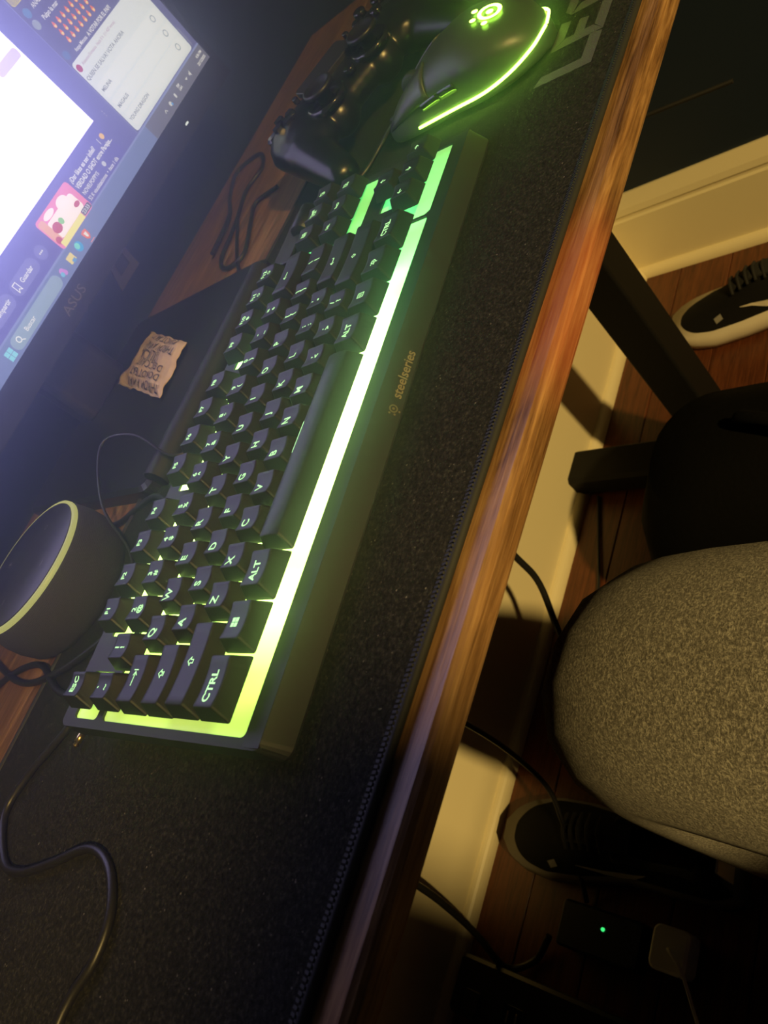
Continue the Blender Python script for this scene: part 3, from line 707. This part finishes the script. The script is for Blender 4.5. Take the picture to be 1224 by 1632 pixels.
st_('¿Dar likes es ser infiel?      |', 5.3, 82, 37.0, wht, bold=.00014, sx=.86); scr('emoji', [disc_pts(138.5, 37, 2.4, 16)], (1.0, .62, .15), 1)
st_('VERDAD O SHOT entre Parejas...', 5.3, 82, 30.8, wht, bold=.00014, sx=.82); st_('NOVELPOPPYS', 4.6, 82, 24.6, wht, sx=.85); scr('check_mark', [disc_pts(119, 24.5, 2.1, 14)], (.75, .78, .9), .9)
st_('52 K visualizaciones  •  hace 1 día', 4.4, 82, 18.8, wht, sx=.86)
for q in range(3): scr('menu_dot', [disc_pts(158, 47 - q * 2.2, .7, 8)], (.95, .95, 1), 1)
for a, b in ((-62, -31), (-28.5, 6)): scr('pill_button', [R(a, b, 21, 33, 5.8)], (.24, .24, .62), .95, .0004)
scr('round_button', [disc_pts(14.2, 27, 5.6, 24)], (.24, .24, .62), .95, .0004)
st_('Compartir', 5.2, -55, 27, wht, bold=.0001, sx=.9); st_('Guardar', 5.2, -16.5, 27, wht, bold=.0001, sx=.9); st_('...', 8, 14.2, 29, wht, 'CENTER', bold=.0002)
scr('bookmark_icon', stroke([(-24.5, 30.5), (-20.5, 30.5), (-20.5, 23.8), (-22.5, 25.6), (-24.5, 23.8)], .7, True), (.95, .95, 1), 1, .0006)
scr('search_box', [R(-64.5, 7, 1.8, 12.3, 5.2)], (.33, .45, .60), 1.0, .0006); st_('Buscar', 5, -47, 7, wht, bold=.00008, z=.0009)
scr('magnifier_icon', stroke(disc_pts(-56.5, 7.6, 2.0, 16), .8, True) + stroke([(-55, 6), (-53, 4.2)], .8), (.95, .97, 1), 1, .0009)
scr('start_icon', [R(a, a + 3.7, b, b + 3.7) for a in (-74, -69.9) for b in (2.7, 6.8)], (.30, .78, .95), 1, .0008)
scr('assistant_icon', [disc_pts(12.4, 7.6, 2.6, 14), disc_pts(14, 5.5, 2.2, 12)], (.72, .30, .85), .95, .0008); scr('assistant_icon', [disc_pts(10.8, 6, 1.9, 12)], (.20, .60, .90), .95, .0009)
scr('folder_icon', [R(23.3, 31, 4, 10.4, .6)], (.95, .78, .25), 1, .0008); scr('folder_icon', [R(26, 30, 3.2, 6)], (.15, .40, .75), 1, .0009)
scr('browser_icon', [disc_pts(40.5, 7.3, 4.0, 20)], (.05, .45, .85), .95, .0008); scr('browser_icon', [disc_pts(39.6, 8.4, 2.5, 16)], (.25, .85, .80), .95, .0009)
scr('shield_icon', [[(50.4, 10.6), (53.8, 11.4), (57.2, 10.6), (56.6, 5.4), (53.8, 3.2), (51, 5.4)]], (.95, .20, .08), 1, .0008); scr('shield_icon', [[(52.2, 9.4), (55.4, 9.4), (55, 6), (53.8, 5), (52.6, 6)]], (1, .95, .92), 1, .0009)
scr('active_mark', [R(51, 57, 1, 1.7)], (.95, .35, .30), 1, .0008)
scr('tray_icon', stroke([(208, 5.6), (209.6, 7.4), (211.2, 5.6)], .8) + [disc_pts(220, 6.7, 2.0, 12)] + [R(230, 232.4, 5, 9, 1)] + [[(253.8, 7.6), (258, 7.6), (255.9, 5.6)]] + [[(262, 5.8), (263.4, 5.8), (265, 4.2), (265, 9.4), (263.4, 7.8), (262, 7.8)]], (.8, .82, .85), .9, .0008)
scr('tray_icon', [disc_pts(221.5, 5.4, 1.2, 10)], (.1, .4, .9), 1, .0009)
st_('ESP\nLAA', 3.0, 240, 8.0, wht, z=.0008, bold=.0001, al='LEFT'); st_('4:36 PM', 3.4, 295, 9.3, wht, 'RIGHT', bold=.0001, z=.0008); st_('22/12/2025', 3.4, 295, 4.4, wht, 'RIGHT', bold=.0001, z=.0008)
# stand: neck behind the panel, flat rectangular foot with a raised front rail
def MS(o): o.matrix_parent_inverse = MI; return o
MS(rbox('stand_neck', .215, .275, .462, .486, .752, .93, M['black_plastic'], mon, r=.008, bev=.002))
MS(mobj('stand_base', *loft([[(x, yy, z) for x, yy in q] for z, q in ((.740, rrect(.130, .336, .292, .500, .010, 4)), (.750, rrect(.130, .336, .292, .500, .010, 4)), (.7525, rrect(.133, .333, .295, .497, .009, 4)))]), mat('stand_plastic', (.016, .016, .018), .35), mon))
fr_ = tube('front_rail', [(.138, .288, .750), (.20, .289, .750), (.27, .291, .750), (.322, .293, .750)], .0085, M['matte_black'], mon); MS(fr_)

# ================================================================== SILICA PACKET (on the monitor stand)
pk = empty('silica_packet', (.256, .393, .7535), label='tan paper silica gel packet lying on the black monitor stand', cat='packet')
c4 = [Vector((.211, .341, 0)), Vector((.266, .349, 0)), Vector((.302, .437, 0)), Vector((.250, .450, 0))]   # corners
cen = Vector((.256, .393, 0)); nu, nv = 30, 44
def pkp(u, v):
    p = c4[0].lerp(c4[1], u).lerp(c4[3].lerp(c4[2], u), v)
    e = min(u, 1 - u, v, 1 - v); z = .0045 * (min(e / .28, 1) ** .6) if e > .04 else 0
    z += .0022 * (noise.noise(Vector((u * 5, v * 7, 1.3)))) + .0012
    p.x += .0018 * noise.noise(Vector((v * 8, 3, u * 2))); p.y += .0022 * noise.noise(Vector((u * 8, 9, v)))
    return Vector((p.x - cen.x, p.y - cen.y, max(z, .0004)))
V = [pkp(i / nu, j / nv) for j in range(nv + 1) for i in range(nu + 1)]
F = [(j * (nu + 1) + i, j * (nu + 1) + i + 1, (j + 1) * (nu + 1) + i + 1, (j + 1) * (nu + 1) + i) for j in range(nv) for i in range(nu)]
po = mobj('pouch', V, F, M['paper'], pk, True); s_ = po.modifiers.new('s', 'SOLIDIFY'); s_.thickness = .0004; s_.offset = -1
# text rows follow the paper; reading direction points from front to back corner
lines = ['THROW AWAY', 'DO NOT EAT', 'DESICCANT', 'SILICA', 'THROW AWAY', 'DO NOT EAT']
for li, s in enumerate(lines):
    t = text_mesh(s, .0095 if s != 'SILICA' else .0150, bold=0.0); bm = bmesh.new(); vs = []
    for v in t.vertices:
        uu = .10 + .165 * li - v.co.y / .055; vv = (.40 if li != 3 else .50) + v.co.x / .097
        p = pkp(min(max(uu, .02), .98), min(max(vv, .02), .98)); vs.append(bm.verts.new((p.x, p.y, p.z + .0017)))
    for p in t.polygons:
        try: bm.faces.new([vs[i] for i in p.vertices])
        except ValueError: pass
    bmobj('printed_line', bm, M['ink'], pk)

# pale printed card on the wall behind the monitor stand
cd = empty('wall_card', (.388, .526, .772), (math.radians(-4), 0, 0), 'small pale card with dark print leaning on the wall behind the monitor', 'card')
mobj('card_sheet', [(-.022, .0, .0), (.014, .0, .0), (.022, .001, .030), (-.004, .001, .030), (-.022, .0008, .0), (.014, .0008, .0), (.022, .0018, .030), (-.004, .0018, .030)],
     [(0, 1, 2, 3), (4, 5, 6, 7), (0, 1, 5, 4), (1, 2, 6, 5), (2, 3, 7, 6), (3, 0, 4, 7)], mat('card_paper', (.55, .55, .56), .7), cd)
mobj('card_print', [(-.010, -.0006, .008), (.008, -.0006, .008), (.013, .0002, .022), (-.002, .0002, .022)], [(0, 1, 2, 3)], mat('card_ink', (.15, .15, .2), .7), cd)

# ================================================================== CABLES ON THE DESK
def cable(name, pts, r, label, cat='cable', m=None, group=None):
    o = tube(name, [(0, 0, 0)] + [(p[0] - pts[0][0], p[1] - pts[0][1], p[2] - pts[0][2]) for p in pts[1:]], r, m or M['cable']); o.location = pts[0]
    tag(o, label, cat, group); return o
cable('audio_cable', [(-.012, .392, .7425), (.004, .366, .7425), (.010, .328, .7445), (-.002, .288, .7455), (-.010, .246, .7455), (-.050, .268, .7455), (-.071, .271, .7455), (-.088, .246, .7455), (-.088, .224, .7455), (-.078, .199, .7455), (-.065, .172, .7455), (-.067, .150, .7455), (-.080, .134, .7455), (-.097, .130, .7455), (-.125, .136, .7455), (-.2, .12, .7455)], .0021,
      'black cable snaking in an S across the left of the desk mat')
cable('usb_cable', [(.46, .372, .7425), (.454, .401, .7425), (.423, .388, .7425), (.377, .366, .7425), (.367, .383, .7425), (.385, .408, .7425), (.423, .419, .7425), (.446, .426, .7425), (.492, .443, .7425), (.521, .436, .7425), (.556, .464, .7425), (.548, .500, .7425), (.500, .478, .7425), (.452, .44, .7455), (.40, .43, .7455)], .0019,
      'black cable looped on bare wood behind the keyboard, beside the controller')
cable('thin_wire', [(.070, .262, .7455), (.085, .27, .752), (.107, .292, .772), (.148, .318, .782), (.158, .296, .774), (.150, .270, .757), (.160, .262, .7485), (.172, .268, .7475), (.162, .274, .7475), (.15, .268, .7475)], .0009,
      'thin dark wire arching between the round speaker and the keyboard back')
cable('keyboard_cable', [tuple(kw(60, 125, -17)), (.045, .236, .7475), (.028, .262, .7455), (.006, .300, .7455), (-.002, .36, .7425), (.02, .47, .7425)], .0022, 'black keyboard cable running back past the round speaker')
cable('second_keyboard_wire', [(.118, .262, .7455), (.10, .268, .7455), (.088, .262, .7455), (.098, .246, .7455), (.115, .255, .7455), (.128, .290, .7455), (.112, .332, .7425), (.118, .372, .7425), (.105, .42, .7425), (.08, .49, .7425)], .0022, 'black cable bunched behind the function keys left of the stand')
pj = empty('audio_plug', (-.0215, .228, .7462), (0, PI / 2, math.radians(168)), 'small gold audio jack plug poking past the keyboard left corner', 'plug')
lathe('plug_tip', [(.0006, .0068), (.0016, .0055), (.0011, .0042), (.0018, .0038), (.0018, -.001)], M['brass'], pj, n=16)
lathe('plug_sleeve', [(.0018, -.0010), (.0018, -.006), (.0032, -.0062), (.0032, -.018), (.0022, -.022)], M['matte_black'], pj, n=16)

# ================================================================== PERSON'S LEGS AND ADDED CHAIR
person = empty('person', (.16, -.2, 0), label='seated person in grey fleece trousers, bent knee beside the desk edge', cat='person')
def skin_mesh(name, verts, edges, radii, m, parent, root=0, sub=2):
    me = bpy.data.meshes.new(name); me.from_pydata(verts, edges, []); me.update(); me.materials.append(m)
    o = link(bpy.data.objects.new(name, me), parent)
    md = o.modifiers.new('skin', 'SKIN'); md.use_smooth_shade = True
    sv = me.skin_vertices[0].data
    for i, r in enumerate(radii): sv[i].radius = r if isinstance(r, tuple) else (r, r); sv[i].use_root = (i == root)
    md2 = o.modifiers.new('sub', 'SUBSURF'); md2.levels = sub; md2.render_levels = sub
    return o
PX = .0
V = [(-.09, -.56, .56), (.04, -.54, .54), (.080, -.40, .535), (.098, -.24, .535), (.108, -.10, .535), (.110, .035, .535), (.112, .067, .502), (.114, .070, .43), (.118, .040, .28), (.125, .005, .13), (.128, .000, .09),
     (-.24, -.54, .54), (-.32, -.40, .535), (-.37, -.2, .535), (-.40, .00, .525), (-.41, .03, .49), (-.42, .0, .40), (-.43, -.05, .25), (-.44, -.08, .09), (-.09, -.58, .70), (-.09, -.58, .80)]
E = [(0, 1), (1, 2), (2, 3), (3, 4), (4, 5), (5, 6), (6, 7), (7, 8), (8, 9), (9, 10), (0, 11), (11, 12), (12, 13), (13, 14), (14, 15), (15, 16), (16, 17), (17, 18), (0, 19), (19, 20)]
Rr = [.15, .115, .105, .095, .088, .080, .077, .075, .070, .060, .054, .115, .105, .095, .078, .068, .064, .06, .052, .145, .14]
tr = skin_mesh('trousers', V, E, Rr, M['trouser'], person); wl(tr)
sock = mat('sock_knit', (.03, .03, .03), .9, bump=(700, .5))
for X, oy in ((.128, .08), (-.44, 0)):
    wl(skin_mesh('sock', [(X, oy + q[1], q[2]) if len(q) == 3 else q for q in ((X, -.08, .11), (X, -.085, .06), (X, -.05, .045), (X + .003, .01, .032), (X + .006, .07, .024), (X + .006, .095, .02))], [(0, 1), (1, 2), (2, 3), (3, 4), (4, 5)], [.036, .037, (.038, .038), (.042, .028), (.040, .021), (.026, .015)], sock, person))

chair = empty('shade_chair', (-.09, -.52, 0), label='added black office chair, its back shaped to shade the desk', cat='chair')
wl(rbox('seat', -.34, .12, -.78, -.28, .365, .425, M['matte_black'], chair, r=.07, bev=.02, n=6))
wl(rbox('back_blocker', -.50, -.085, -.86, -.80, .52, 1.12, M['matte_black'], chair, r=.025, bev=.02, n=6))  # back panels added out of view to block lamp light from desk and floor
wl(rbox('shoulder_blocker', -.50, -.225, -.86, -.80, 1.12, 1.24, M['matte_black'], chair, r=.025, bev=.01, n=6))
wl(rbox('head_blocker', -.44, -.150, -.87, -.80, 1.25, 1.345, M['matte_black'], chair, r=.03, bev=.02, n=6))  # added to shade mat and desk edge in place of phone and hands
wl(rbox('back_bar', -.36, -.31, -.86, -.82, .38, 1.27, M['metal_black'], chair, r=.01, bev=.004))
wl(lathe('gas_lift', [(.028, .09), (.028, .22), (.02, .22), (.02, .365)], M['metal_black'], chair, n=24, loc=(-.09, -.52, 0)))
for k in range(5):
    a = 2 * PI * k / 5 + .9
    ex, ey = -.09 + .27 * math.cos(a), -.52 + .27 * math.sin(a)
    wl(tube('base_arm', [(-.09, -.52, .10), (-.09 + .15 * math.cos(a), -.52 + .15 * math.sin(a), .092), (ex, ey, .07)], .016, M['black_plastic'], chair))
    ca = lathe('caster', [(.015, -.011), (.025, -.009), (.025, .009), (.015, .011)], M['matte_black'], chair, n=24); ca.matrix_basis = Matrix.Translation((ex, ey, .025)) @ Matrix.Rotation(a, 4, 'Z') @ Matrix.Rotation(PI / 2, 4, 'X'); wl(ca)

# ================================================================== SHOES
white_rubber = mat('shoe_rubber', (.62, .56, .46), .5)
def shoe(name, loc, yaw, label, side, group=None, welt=.008, rub=None):
    """toe points to local +y, length .30; side: which flank carries the curved mark"""
    s = empty(name, loc, (0, 0, yaw), label, 'shoe', group)
    def hw(t):  # half widths (inner, outer) along the length
        tb = [(0, .024), (.06, .033), (.2, .035), (.42, .034), (.62, .044), (.78, .047), (.9, .040), (.97, .026), (1, .012)]
        for (a, va), (b, vb) in zip(tb[:-1], tb[1:]):
            if a <= t <= b: return va + (vb - va) * (t - a) / (b - a)
        return .012
    def ctr(t): return .006 * math.sin(PI * t)
    N = 26
    def outline(g, z, zt=None):
        P = []
        for i in range(N + 1):
            t = i / N; P.append((ctr(t) + hw(t) + g, -.148 + .296 * t, z if zt is None else z + zt(t)))
        for i in range(N, -1, -1):
            t = i / N; P.append((ctr(t) - hw(t) - g, -.148 + .296 * t, z if zt is None else z + zt(t)))
        return P
    toe = lambda t: .012 * max(0, (t - .78) / .22) ** 1.6
    mobj('sole', *loft([outline(-.006, 0, toe), outline(welt - .005, .004, toe), outline(welt, .018, toe), outline(welt - .004, .032, lambda t: toe(t) * .6 + (.006 * (1 - t)))]), rub or white_rubber, s, True)
    mobj('outsole', *loft([outline(-.004, .0, lambda t: toe(t) - .0), outline(.0015, .0032, toe)]), M['matte_black'], s)
    def top(t):   # upper height
        tb = [(0, .085), (.05, .098), (.14, .092), (.28, .078), (.40, .086), (.5, .088), (.6, .076), (.72, .060), (.85, .050), (.94, .042), (1, .030)]
        for (a, va), (b, vb) in zip(tb[:-1], tb[1:]):
            if a <= t <= b: return va + (vb - va) * (t - a) / (b - a)
        return .03
    # upper: cross-sections along the length, open between t=.05 and .42
    V = []; F = []; K_ = 13
    for i in range(N + 1):
        t = i / N; yy = -.146 + .290 * t; h = top(t); wd = hw(t) - .001
        op = .05 < t < .40
        for j in range(K_):
            a = PI * j / (K_ - 1); x = math.cos(a); z = math.sin(a)
            xx = ctr(t) + wd * (abs(x) ** .55) * (1 if x > 0 else -1) * (1 - .38 * z ** 1.5)
            V.append((xx, yy, .022 + (h - .022) * z ** .75))
    for i in range(N):
        for j in range(K_ - 1):
            t = (i + .5) / N
            if .06 < t < .40 and 4 <= j <= 7: continue
            F.append((i * K_ + j, i * K_ + j + 1, (i + 1) * K_ + j + 1, (i + 1) * K_ + j))
    up = mobj('upper', V, F, mat('shoe_upper', (.005, .005, .0055), .9, bump=(500, .4), spec=.2), s, True)
    m_ = up.modifiers.new('s', 'SOLIDIFY'); m_.thickness = .004; m_.offset = -1
    # collar rim, insole, tongue, laces
    rim = []
    for t in [.06 + .34 * k / 8 for k in range(9)]: rim.append((ctr(t) + (hw(t) - .001) * .56, -.146 + .29 * t, .022 + (top(t) - .022) * .90))
    rim2 = [(2 * ctr((p[1] + .146) / .29) - p[0], p[1], p[2]) for p in rim[::-1]]
    tube('collar', rim + rim2, .0042, mat('shoe_collar', (.02, .02, .02), .9), s, cyc=True)
    mobj('insole', [(x * .8, yy, .03) for x, yy, z in outline(-.006, 0)], [tuple(range(2 * N + 2))], M['matte_black'], s)
    mobj('tongue', *loft([[(ctr(t) + a * (.016 - .004 * k / 5), -.146 + .29 * t, top(t) + .006 - b) for a, b in ((-1, .002), (0, 0), (1, .002), (1, .006), (-1, .006))] for k, t in enumerate([.34, .40, .46, .52, .58, .64])]), mat('shoe_tongue', (.018, .018, .018), .9), s)
    for k in range(5):
        t = .44 + .045 * k
        tube('lace', [(ctr(t) - .020, -.146 + .29 * t, top(t) - .001), (ctr(t), -.146 + .29 * (t + .012), top(t) + .008), (ctr(t) + .020, -.146 + .29 * (t + .02), top(t) - .001)], .0022, mat('shoe_lace', (.012, .012, .012), .8), s)
    # curved mark on the flank, small mark near the toe
    def flank(t, hfrac):
        a = math.radians(hfrac); x = math.cos(a); z = math.sin(a); wd = hw(t) - .001
        return (ctr(t) + side * (wd * abs(x) ** .55 * (1 - .38 * z ** 1.5) + .0012), -.146 + .29 * t, .022 + (top(t) - .022) * z ** .75 + .0006)
    cl_ = [(.30, 30), (.36, 19), (.42, 14), (.48, 18), (.54, 26), (.60, 33)]
    wt = [.5, 5.0, 6.5, 4.5, 2.2, .5]
    V = []; F = []
    for (t, h), w_ in zip(cl_, wt): V += [flank(t, h - w_), flank(t, h + w_)]
    for i in range(len(cl_) - 1): F.append((2 * i, 2 * i + 1, 2 * i + 3, 2 * i + 2))
    mobj('curved_mark', V, F, white_rubber, s)
    V = [flank(.70, 30), flank(.74, 26), flank(.75, 40), flank(.71, 44)]
    mobj('eyelet_tab', V, [(0, 1, 2, 3)], mat('shoe_grey', (.25, .24, .22), .6), s)
    mobj('heel_tab', [(-.012, -.1475, .050), (.012, -.1475, .050), (.011, -.1490, .094), (-.011, -.1490, .094), (-.012, -.1500, .050), (.012, -.1500, .050), (.011, -.1515, .094), (-.011, -.1515, .094)], [(0, 1, 2, 3), (4, 5, 6, 7), (0, 1, 5, 4), (1, 2, 6, 5), (2, 3, 7, 6), (3, 0, 4, 7)], white_rubber, s)
    return s
shoe('sneaker', (.915, .272, 0), math.radians(3), 'black sneaker with white sole standing near the right baseboard', -1)
shoe('sneaker', (.080, .338, 0), math.radians(3), 'black sneaker with thin pale sole lying by the power strip under the desk', -1, welt=.003, rub=mat('shoe_rubber_dark', (.20, .18, .15), .6))  # darker rubber and narrower welt on this sole

# ================================================================== BACKPACK
bp = empty('backpack', (.52, .16, 0), label='black backpack slumped on the floor against the desk leg', cat='backpack')
bpm = mat('bag_nylon', (.0022, .0022, .0025), .9, bump=(160, .6), spec=.1)
def bag_ring(z, x0, x1, y0, y1, r): return [(x + .004 * noise.noise(Vector((x * 9, yy * 9, z * 9))), yy, z) for x, yy in rrect(x0, x1, y0, y1, r, 6)]
wl(mobj('bag_body', *loft([bag_ring(.002, .40, .60, .02, .27, .04), bag_ring(.02, .375, .615, 0, .30, .06), bag_ring(.10, .37, .615, -.01, .325, .07), bag_ring(.18, .38, .60, 0, .305, .08), bag_ring(.24, .41, .57, .03, .27, .07), bag_ring(.265, .45, .53, .09, .21, .04)]), bpm, bp, True))
wl(mobj('front_pocket', *loft([[(.352 + a, yy, z) for yy, z in rrect(.05, .25, .03, .17, .04, 5)] for a in (0, .03)]), bpm, bp, False))
wl(tube('zip', [(.372, .02, .17), (.366, .15, .18), (.372, .29, .17)], .0025, M['matte_black'], bp))
wl(tube('carry_handle', [(.47, .10, .255), (.475, .11, .285), (.49, .15, .285), (.50, .16, .255)], .007, bpm, bp))
wl(polymesh('bag_mark', stroke([(0, 0), (.012, .006), (.020, .018)], .003), 0, mat('bag_mark_grey', (.12, .12, .12), .6), bp))
bp.children[-1].matrix_basis = Matrix.Translation((.46, .13, .2665)) @ bp.children[-1].matrix_basis

# ================================================================== POWER STRIP, CHARGER, FLOOR CABLES
ps = empty('power_strip', (-.11, .30, 0), label='black power strip on the floor below the desk front', cat='power strip')
wl(rbox('housing', -.145, -.080, .06, .50, 0, .042, M['black_plastic'], ps, r=.008, bev=.004))
for k in range(6):
    yy = .10 + .062 * k
    o = rbox('socket', -.136, -.112, yy - .014, yy + .014, .0418, .0424, M['gloss_black'], ps, r=.002, bev=.0001); wl(o)
    for q in (-.006, .006): wl(rbox('slot', -.130, -.118, yy + q - .001, yy + q + .001, .0424, .0427, M['brass'], ps, r=.0004, bev=.0001))
wl(rbox('rocker_switch', -.138, -.114, .456, .478, .0415, .046, M['matte_black'], ps, r=.002, bev=.001))
ch = empty('phone_charger', (-.010, .242, .0), label='small white plug charger with thin white cable on the floor', cat='charger')
wl(rbox('charger_body', -.024, .020, .222, .262, .022, .052, M['white_plastic'], ch, r=.008, bev=.003, n=5))
wl(rbox('plug_base', -.020, .016, .226, .258, .0, .022, M['matte_black'], ch, r=.003, bev=.001))
wl(tube('charging_cable', [(-.002, .242, .052), (-.004, .236, .060), (-.018, .222, .058), (-.045, .210, .048), (-.08, .19, .05), (-.16, .17, .02), (-.3, .15, .004)], .0018, M['white_plastic'], ch))
ad = empty('power_adapter', (.0, .325, 0), label='black power adapter with a small green light on the floor', cat='adapter')
wl(rbox('adapter_body', -.035, .016, .285, .385, 0, .032, M['black_plastic'], ad, r=.006, bev=.003))
wl(lathe('status_light', [(.0022, .0318), (.0020, .0335), (.0008, .0340)], M['led_green'], ad, n=12, loc=(-.004, .328, 0)))
cable('floor_cable', [(.02, .47, .42), (-.02, .455, .26), (-.036, .45, .17), (-.056, .45, .088), (-.079, .445, .025), (-.06, .42, .006), (-.03, .40, .02)], .0042, 'thick black cable dropping past the baseboard to the power strip')
cable('hanging_cable', [(.36, .42, .50), (.352, .405, .36), (.345, .40, .264), (.338, .40, .212), (.303, .40, .152), (.26, .40, .07), (.2, .38, .006), (.1, .30, .006)], .0042, 'black cable hanging under the desk behind the knee')
cable('vertical_cable', [(.118, .33, .55), (.125, .36, .40), (.13, .37, .25), (.12, .38, .13), (.09, .375, .085), (.05, .37, .04), (.02, .37, .006)], .0030, 'thin black cable draped over the floor sneaker')
cable('thin_floor_cable', [(.60, .50, .004), (.52, .48, .004), (.44, .46, .004), (.36, .45, .004), (.30, .42, .004), (.22, .40, .004)], .0024, 'thin dark cable along the floorboards left of the backpack')
